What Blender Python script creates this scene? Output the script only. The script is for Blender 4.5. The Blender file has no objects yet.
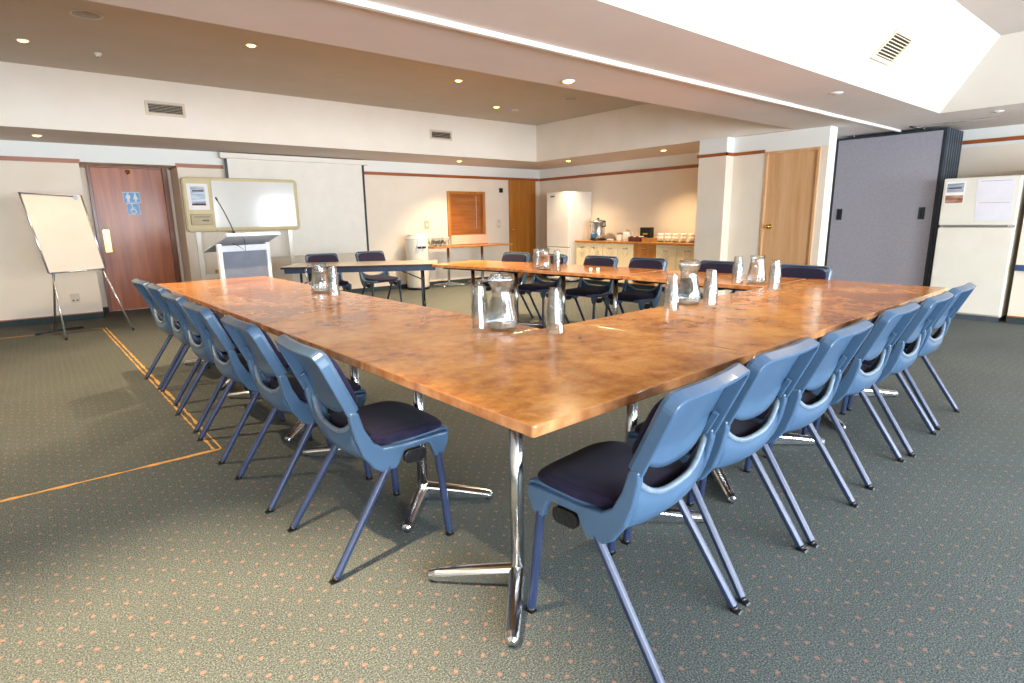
import bpy, math, random
from math import sin, cos, pi, radians as R, sqrt
from mathutils import Vector, Matrix
random.seed(7)
SC = bpy.context.scene
COL = SC.collection

# ------------------------------------------------------------------ materials
def new_mat(name):
    m = bpy.data.materials.new(name); m.use_nodes = True
    nt = m.node_tree; nt.nodes.clear()
    o = nt.nodes.new('ShaderNodeOutputMaterial'); b = nt.nodes.new('ShaderNodeBsdfPrincipled')
    nt.links.new(b.outputs[0], o.inputs[0])
    return m, nt, b
def s2l(c):
    return tuple((x/12.92 if x <= .04045 else ((x+.055)/1.055)**2.4) for x in c)
def hexc(h):
    return s2l(tuple(int(h[i:i+2], 16)/255 for i in (0, 2, 4)))
def ramp(nt, pts):
    r = nt.nodes.new('ShaderNodeValToRGB'); e = r.color_ramp.elements
    while len(e) < len(pts): e.new(.5)
    for el, (p, c) in zip(e, pts):
        el.position = p; el.color = (*c, 1)
    return r
def noise(nt, scale, detail=3, rough=.55, coord='Object', vec=None, stretch=None):
    n = nt.nodes.new('ShaderNodeTexNoise'); n.inputs['Scale'].default_value = scale
    n.inputs['Detail'].default_value = detail; n.inputs['Roughness'].default_value = rough
    tc = nt.nodes.new('ShaderNodeTexCoord')
    src = tc.outputs[coord]
    if stretch:
        mp = nt.nodes.new('ShaderNodeMapping'); mp.inputs['Scale'].default_value = stretch
        nt.links.new(src, mp.inputs[0]); src = mp.outputs[0]
    nt.links.new(src, n.inputs['Vector'])
    return n
def mottled(name, c1, c2, rough=.5, metal=0, scale=6, stretch=None, bump=0, bscale=80, coat=0, detail=3, spec=.5, lo=.35, hi=.65, sheen=0):
    m, nt, b = new_mat(name)
    n = noise(nt, scale, detail, stretch=stretch)
    r = ramp(nt, [(lo, hexc(c1)), (hi, hexc(c2))])
    nt.links.new(n.outputs['Fac'], r.inputs[0]); nt.links.new(r.outputs[0], b.inputs['Base Color'])
    b.inputs['Roughness'].default_value = rough; b.inputs['Metallic'].default_value = metal
    b.inputs['Specular IOR Level'].default_value = spec
    if coat: b.inputs['Coat Weight'].default_value = coat; b.inputs['Coat Roughness'].default_value = .08
    if sheen: b.inputs['Sheen Weight'].default_value = sheen
    if bump:
        n2 = noise(nt, bscale, 4)
        bp = nt.nodes.new('ShaderNodeBump'); bp.inputs['Strength'].default_value = bump; bp.inputs['Distance'].default_value = .004
        nt.links.new(n2.outputs['Fac'], bp.inputs['Height']); nt.links.new(bp.outputs[0], b.inputs['Normal'])
    return m
def wood(name, c1, c2, c3, scale=3, stretch=(14, 14, 1), rough=.35, coat=.2):
    m, nt, b = new_mat(name)
    n = noise(nt, scale, 6, .6, stretch=stretch)
    r = ramp(nt, [(.3, hexc(c1)), (.52, hexc(c2)), (.75, hexc(c3))])
    nt.links.new(n.outputs['Fac'], r.inputs[0]); nt.links.new(r.outputs[0], b.inputs['Base Color'])
    b.inputs['Roughness'].default_value = rough; b.inputs['Coat Weight'].default_value = coat
    b.inputs['Coat Roughness'].default_value = .15
    return m
def emis(name, c, s):
    m, nt, b = new_mat(name)
    b.inputs['Base Color'].default_value = (*hexc(c), 1)
    b.inputs['Emission Color'].default_value = (*hexc(c), 1); b.inputs['Emission Strength'].default_value = s
    return m
def glassm(name, c, rough=0, ior=1.45):
    m, nt, b = new_mat(name)
    b.inputs['Base Color'].default_value = (*c, 1); b.inputs['Roughness'].default_value = rough
    b.inputs['Transmission Weight'].default_value = 1; b.inputs['IOR'].default_value = ior
    return m

M = {}
M['wall'] = mottled('wall_paint', 'EADDCB', 'E6D8C5', .75, scale=2, bump=.05, bscale=140)
def two_tone():
    m = mottled('wall_paint_two_tone', 'EFE2CF', 'EBDCC8', .75, scale=2, bump=.05, bscale=140)
    nt = m.node_tree; b = [n for n in nt.nodes if n.type == 'BSDF_PRINCIPLED'][0]
    src = b.inputs['Base Color'].links[0].from_socket
    g = nt.nodes.new('ShaderNodeNewGeometry'); sp = nt.nodes.new('ShaderNodeSeparateXYZ'); nt.links.new(g.outputs['Position'], sp.inputs[0])
    gt = nt.nodes.new('ShaderNodeMath'); gt.operation = 'GREATER_THAN'; gt.inputs[1].default_value = 2.06; nt.links.new(sp.outputs['Z'], gt.inputs[0])
    mx = nt.nodes.new('ShaderNodeMix'); mx.data_type = 'RGBA'; nt.links.new(gt.outputs[0], mx.inputs['Factor']); nt.links.new(src, mx.inputs['A']); mx.inputs['B'].default_value = (*hexc('ECECE6'), 1)
    nt.links.new(mx.outputs['Result'], b.inputs['Base Color']); return m
M['wall'] = two_tone()
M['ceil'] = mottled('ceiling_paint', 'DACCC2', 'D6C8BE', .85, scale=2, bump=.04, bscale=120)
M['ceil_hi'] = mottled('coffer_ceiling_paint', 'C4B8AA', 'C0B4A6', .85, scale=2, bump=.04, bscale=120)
M['coffer'] = mottled('coffer_side_paint', 'EEE5D8', 'EAE0D2', .8, scale=2)
M['rail'] = wood('picture_rail_wood', '8A4A1E', 'A85F2A', 'B97238', stretch=(1, 1, 14))
M['door_dark'] = wood('red_brown_door_veneer', '8C400E', 'AA5615', 'BA6820', 1.6, (9, 9, .6), .36, .12)
M['door_frame_dark'] = wood('dark_door_frame_wood', '64300F', '7A3F18', '884A1E', 2, (9, 9, .6), .35)
M['door_pale'] = wood('pale_door_veneer', 'CC9866', 'D8A878', 'E0B68A', 1.5, (9, 9, .6), .4, .2)
M['wood_orange'] = wood('orange_wood', 'A5651F', 'B8742A', 'C68437', 1.6, (9, 9, .7), .35)
M['shutter'] = wood('shutter_slat_wood', '9A551C', 'AE6526', 'BC7632', 2, (1, 12, 12), .4)
M['skirt'] = mottled('carpet_skirting', '2E3A3C', '3B484A', .95, scale=60)
M['steel'] = mottled('brushed_steel', 'B9BCBE', 'C6C8CA', .28, 1, scale=30)
M['chrome'] = mottled('chrome', 'C9CCD0', 'D6D9DC', .2, 1, scale=5)
M['alu'] = mottled('aluminium', 'D3D7DB', 'DFE2E5', .25, .9, scale=10)
M['brass'] = mottled('brass', 'C79A45', 'D9B05C', .22, 1, scale=20)
M['black'] = mottled('black_plastic', '0B0B0D', '131316', .38, scale=20)
M['blue'] = mottled('blue_chair_plastic', '385069', '3E5771', .3, scale=7, coat=.25)
M['blue_leg'] = mottled('blue_leg_paint', '212B45', '27324E', .33, scale=10)
M['pale_rim'] = mottled('pale_blue_edge', '566675', '6A7885', .4, scale=18)  # bucket rim: a paler blue-grey than the chair shell
M['bluedark'] = mottled('navy_table_paint', '1F2E4A', '263653', .4, scale=10)
M['white'] = mottled('white_enamel', 'F2EFEA', 'EDE9E3', .3, scale=3, coat=.2)
M['cream'] = mottled('cream_enamel', 'EAE4D6', 'E6DFD0', .32, scale=3, coat=.3)
M['cup'] = mottled('white_ceramic', 'F4F0E8', 'EEE9E0', .2, scale=5)
M['cab'] = mottled('cream_cabinet_laminate', 'F8E6C0', 'F4E0B8', .4, scale=4)
M['paper'] = mottled('paper', 'F3EFEA', 'EDE8E2', .7, scale=8)
M['flip'] = mottled('whiteboard_cream', 'D8C6B8', 'D3C0B1', .4, scale=3, coat=.1)
M['wb'] = mottled('gloss_whiteboard', 'DEDCD6', 'DAD8D1', .11, scale=2, coat=.2)
M['beige'] = mottled('beige_plastic', 'CDBB8C', 'C6B382', .45, scale=8)
M['beige2'] = mottled('dark_beige_plastic', 'A8956A', 'B09C70', .45, scale=8)
M['screen'] = mottled('screen_fabric', 'EFE9DE', 'EBE5D9', .85, scale=5)
M['greypanel'] = mottled('grey_partition_vinyl', '9C98A0', 'A6A2AA', .8, scale=45, bump=.1, bscale=200, detail=6)
M['darkframe'] = mottled('dark_partition_edge', '2B333B', '353E47', .4, .3, scale=10)
M['midframe'] = mottled('grey_partition_edge', '59646E', '65707A', .35, .5, scale=10)
M['lect'] = mottled('grey_lectern_board', 'BCC1CC', 'B0B6C2', .35, scale=8, coat=.4)
M['lect2'] = mottled('grey_lectern_panel', '7C8291', '727887', .4, scale=5)
M['whitepost'] = mottled('white_lectern_frame', 'E6E8EC', 'DDE0E6', .3, scale=8)
M['ftop'] = mottled('grey_brown_laminate', '7A7166', '857B6F', .28, scale=12, coat=.2)
M['rail'] = wood('picture_rail_wood_trim', '8A4414', 'A0561C', 'B0662A', stretch=(1, 1, 14))
M['lens'] = emis('lit_lamp', 'FFBE5A', 9)
M['lensoff'] = mottled('unlit_lens', 'C9C5BF', 'BDB8B2', .3, scale=9)
M['sign_blue'] = mottled('sign_blue', '1F7FB8', '2687C0', .35, scale=10)
M['pink'] = mottled('pale_peach_board', 'F2C9AC', 'EEC2A3', .5, scale=5)
M['brown'] = mottled('dark_brown_wicker', '4A1F18', '5E2A20', .7, scale=60)
M['tan'] = mottled('tan_wood', 'B07A3C', 'C48D4E', .5, scale=12)
M['vent_dark'] = mottled('dark_vent_cavity', '2E2A25', '3A352E', .9, scale=8)
M['vent'] = mottled('cream_vent_metal', 'D9CBB4', 'D2C3AB', .5, scale=8)
M['seam'] = mottled('orange_carpet_backing', 'D09A4C', 'A98850', .95, scale=25, detail=5)
M['photo1'] = mottled('printed_picture', '5A6F86', 'C9D2DA', .35, scale=14, stretch=(.2, .2, 2), detail=4)
M['photo2'] = mottled('printed_picture_warm', '8A4E32', 'D8B7A2', .35, scale=16, stretch=(.4, .4, 1.5), detail=4)
M['lilac'] = mottled('lilac_paper', 'E9E4EA', 'E4DFE7', .35, scale=6)
M['glass'] = glassm('clear_glass', (.985, .995, .995), 0, 1.33)
def thin_glass():
    m, nt, b = new_mat('thin_clear_glass')
    nt.nodes.remove(b); out = [n for n in nt.nodes if n.type == 'OUTPUT_MATERIAL'][0]
    tr = nt.nodes.new('ShaderNodeBsdfTransparent'); tr.inputs[0].default_value = (.93, .955, .96, 1)
    gl = nt.nodes.new('ShaderNodeBsdfGlossy'); gl.inputs['Roughness'].default_value = .03; gl.inputs['Color'].default_value = (1, 1, 1, 1)
    fr = nt.nodes.new('ShaderNodeLayerWeight'); fr.inputs['Blend'].default_value = .5
    n = noise(nt, 30, 2); bp = nt.nodes.new('ShaderNodeBump'); bp.inputs['Strength'].default_value = .3; bp.inputs['Distance'].default_value = .002
    nt.links.new(n.outputs['Fac'], bp.inputs['Height']); nt.links.new(bp.outputs[0], gl.inputs['Normal']); nt.links.new(bp.outputs[0], fr.inputs['Normal'])
    pw = nt.nodes.new('ShaderNodeMath'); pw.operation = 'POWER'; pw.inputs[1].default_value = 2.6; nt.links.new(fr.outputs['Facing'], pw.inputs[0])
    ma = nt.nodes.new('ShaderNodeMath'); ma.operation = 'MULTIPLY_ADD'; ma.inputs[1].default_value = .36; ma.inputs[2].default_value = .045; nt.links.new(pw.outputs[0], ma.inputs[0])
    rf = nt.nodes.new('ShaderNodeBsdfRefraction'); rf.inputs['IOR'].default_value = 1.22; rf.inputs['Roughness'].default_value = .02; rf.inputs['Color'].default_value = (.97, .985, .99, 1)
    m2 = nt.nodes.new('ShaderNodeMixShader'); m2.inputs[0].default_value = .35; nt.links.new(tr.outputs[0], m2.inputs[1]); nt.links.new(rf.outputs[0], m2.inputs[2])
    mx = nt.nodes.new('ShaderNodeMixShader'); nt.links.new(ma.outputs[0], mx.inputs[0]); nt.links.new(m2.outputs[0], mx.inputs[1]); nt.links.new(gl.outputs[0], mx.inputs[2])
    nt.links.new(mx.outputs[0], out.inputs[0]); return m
M['glass'] = thin_glass()
M['water'] = glassm('water', (.985, .993, .997), 0, 1.2)
M['winglass'] = None
M['blind'] = mottled('dark_blue_ledge', '2C4168', '36507A', .4, scale=5)
M['gold'] = mottled('gold_label', 'C79A45', 'D9B05C', .5, scale=20)
M['greycup'] = mottled('grey_saucer', '8C8478', 'A1988A', .4, scale=30)
def fabric():
    m, nt, b = new_mat('navy_weave_fabric')
    tc = nt.nodes.new('ShaderNodeTexCoord')
    n = noise(nt, 3.5, 2)
    r = ramp(nt, [(.4, hexc('0A0F26')), (.65, hexc('181128'))])
    nt.links.new(n.outputs['Fac'], r.inputs[0])
    v = nt.nodes.new('ShaderNodeTexVoronoi'); v.inputs['Scale'].default_value = 150; v.inputs['Randomness'].default_value = .15
    nt.links.new(tc.outputs['Object'], v.inputs['Vector'])
    mx = nt.nodes.new('ShaderNodeMix'); mx.data_type = 'RGBA'
    r2 = ramp(nt, [(.25, (1, 1, 1)), (.6, (0, 0, 0))]); nt.links.new(v.outputs['Distance'], r2.inputs[0])
    mul = nt.nodes.new('ShaderNodeMath'); mul.operation = 'MULTIPLY'; mul.inputs[1].default_value = .35
    nt.links.new(r2.outputs[0], mul.inputs[0])
    nt.links.new(mul.outputs[0], mx.inputs['Factor']); nt.links.new(r.outputs[0], mx.inputs['A'])
    mx.inputs['B'].default_value = (*hexc('3A2A44'), 1)
    nt.links.new(mx.outputs['Result'], b.inputs['Base Color'])
    b.inputs['Roughness'].default_value = .9; b.inputs['Specular IOR Level'].default_value = .25; b.inputs['Sheen Weight'].default_value = .04
    return m
M['fabric'] = fabric()
M['fabric_far'] = mottled('purple_navy_fabric', '3A3654', '443E5C', .9, scale=40, sheen=.3)
def laminate():
    m, nt, b = new_mat('copper_mottled_laminate')
    n1 = noise(nt, 3.0, 7, .66); n1.inputs['Distortion'].default_value = .25
    r1 = ramp(nt, [(.30, hexc('6A3E22')), (.42, hexc('9C5C28')), (.53, hexc('CB853A')), (.68, hexc('DBA45C'))])
    nt.links.new(n1.outputs['Fac'], r1.inputs[0])
    n2 = noise(nt, 14, 7, .72); n2.inputs['Distortion'].default_value = .2
    r2 = ramp(nt, [(.36, hexc('84522F')), (.5, hexc('C28144')), (.66, hexc('DDAB6C'))])
    nt.links.new(n2.outputs['Fac'], r2.inputs[0])
    mx = nt.nodes.new('ShaderNodeMix'); mx.data_type = 'RGBA'; mx.inputs['Factor'].default_value = .42
    nt.links.new(r1.outputs[0], mx.inputs['A']); nt.links.new(r2.outputs[0], mx.inputs['B'])
    nt.links.new(mx.outputs['Result'], b.inputs['Base Color'])
    b.inputs['Roughness'].default_value = .16; b.inputs['Specular IOR Level'].default_value = .42
    return m
M['laminate'] = laminate()
M['lam_edge'] = mottled('copper_edge_band', '9C623A', 'C88F60', .22, scale=11, detail=7, coat=.3)
def carpet():
    m, nt, b = new_mat('green_grey_carpet')
    tc = nt.nodes.new('ShaderNodeTexCoord')
    mp = nt.nodes.new('ShaderNodeMapping'); mp.inputs['Rotation'].default_value = (0, 0, R(45)); mp.inputs['Scale'].default_value = (1, 1, 0)
    nt.links.new(tc.outputs['Object'], mp.inputs[0])
    v = nt.nodes.new('ShaderNodeTexVoronoi'); v.inputs['Scale'].default_value = 15.5; v.inputs['Randomness'].default_value = .22
    v.voronoi_dimensions = '2D'
    nt.links.new(mp.outputs[0], v.inputs['Vector'])
    nd = noise(nt, 95, 2)
    # base pile: fine fleck noise
    n = noise(nt, 190, 3, .8)
    r = ramp(nt, [(.33, hexc('24292A')), (.5, hexc('4D5351')), (.67, hexc('80857F'))])
    nt.links.new(n.outputs['Fac'], r.inputs[0])
    n3 = noise(nt, 1.1, 3)
    r3 = ramp(nt, [(.3, (.86, .86, .86)), (.7, (1.08, 1.08, 1.06))]); nt.links.new(n3.outputs['Fac'], r3.inputs[0])
    mm = nt.nodes.new('ShaderNodeMix'); mm.data_type = 'RGBA'; mm.blend_type = 'MULTIPLY'; mm.inputs['Factor'].default_value = 1
    nt.links.new(r.outputs[0], mm.inputs['A']); nt.links.new(r3.outputs[0], mm.inputs['B'])
    # salmon dots
    ad = nt.nodes.new('ShaderNodeMath'); ad.operation = 'MULTIPLY_ADD'; ad.inputs[1].default_value = .34; 
    nt.links.new(nd.outputs['Fac'], ad.inputs[0]); nt.links.new(v.outputs['Distance'], ad.inputs[2])
    rd = ramp(nt, [(.235, (1, 1, 1)), (.29, (0, 0, 0))]); nt.links.new(ad.outputs[0], rd.inputs[0])
    ml = nt.nodes.new('ShaderNodeMath'); ml.operation = 'MULTIPLY'; ml.inputs[1].default_value = .5
    nt.links.new(rd.outputs[0], ml.inputs[0])
    mx = nt.nodes.new('ShaderNodeMix'); mx.data_type = 'RGBA'
    nt.links.new(ml.outputs[0], mx.inputs['Factor']); nt.links.new(mm.outputs['Result'], mx.inputs['A'])
    mx.inputs['B'].default_value = (*hexc('A8735E'), 1)
    nt.links.new(mx.outputs['Result'], b.inputs['Base Color'])
    b.inputs['Roughness'].default_value = .95; b.inputs['Specular IOR Level'].default_value = .15
    bp = nt.nodes.new('ShaderNodeBump'); bp.inputs['Strength'].default_value = .35; bp.inputs['Distance'].default_value = .004
    nt.links.new(n.outputs['Fac'], bp.inputs['Height']); nt.links.new(bp.outputs[0], b.inputs['Normal'])
    return m
M['carpet'] = carpet()

# ------------------------------------------------------------------ mesh builder
class MB:
    def __init__(s): s.v = []; s.f = []; s.sm = []; s.mi = []; s.cur = 0
    def add(s, vs, fs, smooth=False):
        o = len(s.v); s.v += [tuple(v) for v in vs]
        for f in fs:
            s.f.append(tuple(i+o for i in f)); s.sm.append(smooth); s.mi.append(s.cur)
        return s
    def box(s, x0, x1, y0, y1, z0, z1, mat=None):
        vs = [(x, y, z) for x in (x0, x1) for y in (y0, y1) for z in (z0, z1)]
        if mat is not None: vs = [mat @ Vector(v) for v in vs]
        return s.add(vs, [(0, 1, 3, 2), (4, 6, 7, 5), (0, 4, 5, 1), (2, 3, 7, 6), (0, 2, 6, 4), (1, 5, 7, 3)])
    def lathe(s, prof, n=24, cx=0, cy=0, cz=0, smooth=True, mat=None):
        vs = []; fs = []
        for (r, z) in prof:
            for k in range(n):
                a = 2*pi*k/n; vs.append(Vector((cx+r*cos(a), cy+r*sin(a), cz+z)))
        for i in range(len(prof)-1):
            for k in range(n):
                a = i*n+k; b = i*n+(k+1) % n; fs.append((a, b, b+n, a+n))
        if prof[0][0] > 1e-6: fs.append(tuple(range(n-1, -1, -1)))
        if prof[-1][0] > 1e-6: fs.append(tuple(range((len(prof)-1)*n, len(prof)*n)))
        if mat is not None: vs = [mat @ v for v in vs]
        return s.add(vs, fs, smooth)
    def tube(s, pts, r, n=10, caps=True, radii=None, smooth=True, sq=False):
        pts = [Vector(p) for p in pts]; vs = []; fs = []
        up = Vector((0, 0, 1))
        for i, p in enumerate(pts):
            t = (pts[min(i+1, len(pts)-1)]-pts[max(i-1, 0)]).normalized()
            ref = up if abs(t.z) < .95 else Vector((0, 1, 0))
            a = t.cross(ref).normalized(); b = t.cross(a).normalized()
            rr = radii[i] if radii else r
            for k in range(n):
                ang = 2*pi*(k+.5)/n
                ca, sa = cos(ang), sin(ang)
                if sq:
                    m_ = max(abs(ca), abs(sa)); ca, sa = ca/m_*.92, sa/m_*.92
                vs.append(p+a*(rr*ca)+b*(rr*sa))
        for i in range(len(pts)-1):
            for k in range(n):
                q = i*n+k; w = i*n+(k+1) % n; fs.append((q, w, w+n, q+n))
        if caps:
            fs.append(tuple(range(n-1, -1, -1))); fs.append(tuple(range((len(pts)-1)*n, len(pts)*n)))
        return s.add(vs, fs, smooth)
    def prism(s, poly, d0, d1, axis='z', mat=None, smooth=False):
        # poly in the two other axes; extruded along axis
        def P(a, b, c):
            return Vector({'z': (a, b, c), 'x': (c, a, b), 'y': (a, c, b)}[axis])
        n = len(poly)
        vs = [P(a, b, d0) for a, b in poly]+[P(a, b, d1) for a, b in poly]
        fs = [tuple(range(n-1, -1, -1)), tuple(range(n, 2*n))]+[(i, (i+1) % n, (i+1) % n+n, i+n) for i in range(n)]
        if mat is not None: vs = [mat @ v for v in vs]
        return s.add(vs, fs, smooth)
    def grid(s, fn, nu, nv, smooth=True, closed_u=False):
        vs = [fn(i/(nu if closed_u else nu-1), j/(nv-1)) for j in range(nv) for i in range(nu)]
        fs = []
        for j in range(nv-1):
            for i in range(nu if closed_u else nu-1):
                a = j*nu+i; b = j*nu+(i+1) % nu; fs.append((a, b, b+nu, a+nu))
        return s.add(vs, fs, smooth)
    def build(s, name, mat, parent=None, bevel=0, solid=0, subsurf=0, mats=None, seg=2):
        me = bpy.data.meshes.new(name); me.from_pydata(s.v, [], s.f); me.update()
        for p, q, k in zip(me.polygons, s.sm, s.mi): p.use_smooth = q; p.material_index = k
        for mm in (mats or [mat]): me.materials.append(mm)
        import bmesh
        bm = bmesh.new(); bm.from_mesh(me); bmesh.ops.recalc_face_normals(bm, faces=bm.faces); bm.to_mesh(me); bm.free()
        o = bpy.data.objects.new(name, me); COL.objects.link(o)
        if parent: o.parent = parent
        if solid:
            m = o.modifiers.new('solid', 'SOLIDIFY'); m.thickness = solid; m.offset = 0
        if subsurf:
            m = o.modifiers.new('sub', 'SUBSURF'); m.levels = subsurf; m.render_levels = subsurf
        if bevel:
            m = o.modifiers.new('bevel', 'BEVEL'); m.width = bevel; m.segments = seg; m.limit_method = 'ANGLE'; m.angle_limit = R(40)
            m.harden_normals = False
        return o
def thing(name, label, cat, loc=(0, 0, 0), rz=0, group=None):
    o = bpy.data.objects.new(name, None); COL.objects.link(o)
    o.empty_display_size = .1
    o.location = loc; o.rotation_euler = (0, 0, rz); tag(o, label, cat, group); return o
def tag(o, label, cat, group=None):
    o['label'] = label; o['category'] = cat
    if group: o['group'] = group
    elif 'group' in o: del o['group']
    return o
def struct(name, mb, m, **k):
    o = mb.build(name, m, **k); o['kind'] = 'structure'; return o
KIDS = {}
def children(o): return [c for c in bpy.data.objects if c.parent == o]
def dup(root, loc, rz, label, group=None):
    def rec(o, par):
        c = o.copy(); COL.objects.link(c); c.parent = par
        for ch in CH.get(o.name, []): rec(ch, c)
        return c
    r = rec(root, None); r.location = loc; r.rotation_euler = (0, 0, rz)
    r['label'] = label
    if group: r['group'] = group
    return r
CH = {}
def register(root):
    CH.clear()
    for o in bpy.data.objects:
        if o.parent: CH.setdefault(o.parent.name, []).append(o)
def lamp(name, kind, loc, energy, color, parent=None, rot=None, **k):
    l = bpy.data.lights.new(name, kind); l.energy = energy; l.color = color
    for a, b in k.items(): setattr(l, a, b)
    o = bpy.data.objects.new(name, l); COL.objects.link(o); o.location = loc
    if rot: o.rotation_euler = rot
    if parent: o.parent = parent
    return o

# ------------------------------------------------------------------ frame of the tables (turned 1.8 degrees to the room)
TR = R(1.794); CX, CY = .910, 1.037
def tw(a, b, z=0): return Vector((CX+a*cos(TR)-b*sin(TR), CY+a*sin(TR)+b*cos(TR), z))

# ------------------------------------------------------------------ the room
ZC = 2.28; ZH = 2.92; Z2 = 2.82
XL, XR, YF, YB = -3.2, 9.4, -3.2, 9.6
XK = 8.65
f = MB().box(XL-.1, XR+.1, YF-.1, 10.4, -.1, 0); struct('floor', f, M['carpet'])
# back wall with the door recess and serving hatch
w = MB()
w.box(XL, .56, YB, YB+.12, 0, ZC)
w.box(.56, 1.69, YB, 10.3, 2.06, ZC)
w.box(1.69, 6.24, YB, YB+.12, 0, ZC); w.box(6.24, 7.14, YB, YB+.12, 0, .95); w.box(6.24, 7.14, YB, YB+.12, 1.79, ZC)
w.box(7.14, XK+.12, YB, YB+.12, 0, ZC)
w.box(.50, .56, YB+.12, 10.3, 0, ZC); w.box(1.69, 1.75, YB+.12, 10.3, 0, ZC)
w.box(.56, .70, 10.17, 10.3, 0, 2.06); w.box(1.62, 1.69, 10.17, 10.3, 0, 2.06)
struct('wall_back', w, M['wall'])
struct('wall_left', MB().box(XL-.12, XL, YF, YB+.12, 0, 3.0), M['wall'])
# kitchen niche wall and the block with the pale door
struct('wall_kitchen', MB().box(XK, XK+.12, 4.6, YB, 0, ZC), M['wall'])
w = MB(); w.box(7.32, 7.5, 4.37, 4.79, 0, ZC)
w.box(7.5, 7.7, 3.90, 4.79, 0, ZC); w.box(7.5, 7.7, 3.14, 3.24, 0, ZC); w.box(7.5, 7.7, 3.24, 3.90, 2.04, ZC)
w.box(7.7, XK+.12, 4.6, 4.79, 0, ZC)
struct('wall_pier', w, M['wall'])
struct('wall_right', MB().box(XR, XR+.12, YF, 4.6, 0, 3.0), M['wall'])
# ceiling: low soffit everywhere, a raised coffer over the far half, a sloped one over the near half
c = MB()
C1 = (-1.6, 7.40, 3.54, 8.29); C2 = (-1.5, 7.60, -1.4, 2.09); s2 = Z2-ZC
T = .1
c.box(XL, XR, 8.29, YB+.7, ZC, ZC+T); c.box(XL, C1[0], 3.54, 8.29, ZC, ZC+T); c.box(7.40, XR, 3.54, 8.29, ZC, ZC+T)
c.box(XL, XR, 2.85, 3.54, ZC, ZC+T); c.box(XL, XR, 2.09, 2.77, ZC, ZC+T); c.box(XL, XR, 2.77, 2.85, ZC+.012, ZC+T)
c.box(XL, C2[0], C2[2], 2.09, ZC, ZC+T); c.box(7.60, XR, C2[2], 2.09, ZC, ZC+T); c.box(XL, XR, YF, C2[2], ZC, ZC+T)
struct('ceiling', c, M['ceil'])
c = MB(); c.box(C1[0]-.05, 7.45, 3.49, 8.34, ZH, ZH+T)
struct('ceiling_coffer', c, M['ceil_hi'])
c = MB(); c.box(C1[0], 7.396, 8.286, 8.34, ZC+.001, ZH); c.box(7.396, 7.45, 3.49, 8.34, ZC+.001, ZH); c.box(C1[0]-.05, C1[0], 3.49, 8.34, ZC+T*.5, ZH); c.box(C1[0], 7.4, 3.49, 3.54, ZC+T*.5, ZH)
struct('trim_1', c, M['coffer'])
b0 = [(C2[0], C2[2]), (C2[1], C2[2]), (C2[1], C2[3]), (C2[0], C2[3])]
t0 = [(C2[0]+s2, C2[2]+s2), (C2[1]-s2, C2[2]+s2), (C2[1]-s2, C2[3]-s2), (C2[0]+s2, C2[3]-s2)]
c = MB(); c.add([(x, y, ZC) for x, y in b0]+[(x, y, Z2) for x, y in t0], [(i, (i+1) % 4, (i+1) % 4+4, i+4) for i in range(4)])
struct('trim_2', c, M['coffer'])
c = MB(); c.box(t0[0][0]-.1, t0[1][0]+.1, t0[0][1]-.1, t0[2][1]+.1, Z2, Z2+T)
struct('ceiling_vault', c, M['ceil'])
# window wall behind the camera: three wide windows
WN = [(-2.7, 0.9), (1.3, 4.7), (6.3, 7.45), (7.8, 9.1)]
w = MB(); w.box(XL, XR, YF-.14, YF, 0, .45); w.box(XL, XR, YF-.14, YF, 2.12, 3.0)
xs = [XL]+[q for a in WN for q in a]+[XR]
for i in range(0, len(xs), 2): w.box(xs[i], xs[i+1], YF-.14, YF, .45, 2.12)
struct('wall_front', w, M['wall'])
for i, (a, b_) in enumerate(WN):
    m = MB()
    for x in (a, (a+b_)/2-.025, b_-.05): m.box(x, x+.05, YF-.1, YF-.04, .45, 2.12)
    m.box(a, b_, YF-.1, YF-.04, .45, .5); m.box(a, b_, YF-.1, YF-.04, 2.07, 2.12); m.box(a, b_, YF-.1, YF-.04, 1.5, 1.54)
    struct('window_%d' % (i+1), m, M['white'], bevel=.004)
# skirtings and picture rails
m = MB(); m.box(XL, .56, YB-.012, YB, 0, .075); m.box(1.69, 8.5, YB-.012, YB, 0, .075); m.box(.56, .70, 10.158, 10.17, 0, .075)
struct('baseboard_back', m, M['skirt'])
m = MB(); m.box(XL, .56, YB-.014, YB, .075, .088); struct('trim_3', m, M['rail'])
m = MB(); m.box(XL, .575, YB-.02, YB, 2.04, 2.092); m.box(.56, .575, YB, 10.17, 2.04, 2.092); m.box(1.675, 1.69, YB, 10.17, 2.04, 2.092)
m.box(1.675, 2.30, YB-.02, YB, 2.04, 2.092); m.box(4.48, 8.62, YB-.02, YB, 2.04, 2.092)
m.box(.575, .7, 10.15, 10.17, 2.03, 2.085)
struct('trim_4', m, M['rail'])
struct('trim_5', MB().box(XK-.02, XK, 4.79, YB-.02, 2.04, 2.092), M['rail'])
m = MB(); m.box(7.30, 7.32, 4.35, 4.81, 2.04, 2.08); m.box(7.30, 7.5, 4.35, 4.37, 2.04, 2.08); m.box(7.48, 7.5, 3.93, 4.35, 2.04, 2.08)
struct('trim_6', m, M['rail'])
struct('trim_7', MB().box(XR-.02, XR, .3, 2.6, 2.10, 2.145), M['rail'])
m = MB(); m.box(7.30, 7.32, 4.37, 4.79, 0, .075); m.box(7.488, 7.5, 3.93, 4.37, 0, .075); struct('baseboard_pier', m, M['skirt'])
# short wall stub with a ledge by the right-hand fridge
m = MB(); m.box(8.47, XR, .2, 1.41, 0, 1.75); struct('wall_stub', m, M['wall'])
m = MB(); m.box(8.44, 8.47, .2, 1.41, .60, .665); struct('trim_8', m, M['blind'])
m = MB(); m.box(8.455, 8.47, .2, 1.41, 0, .075); struct('baseboard_stub', m, M['skirt'])
m = MB(); m.box(8.452, 8.47, .2, 1.41, .075, .088); struct('trim_9', m, M['rail'])
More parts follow.
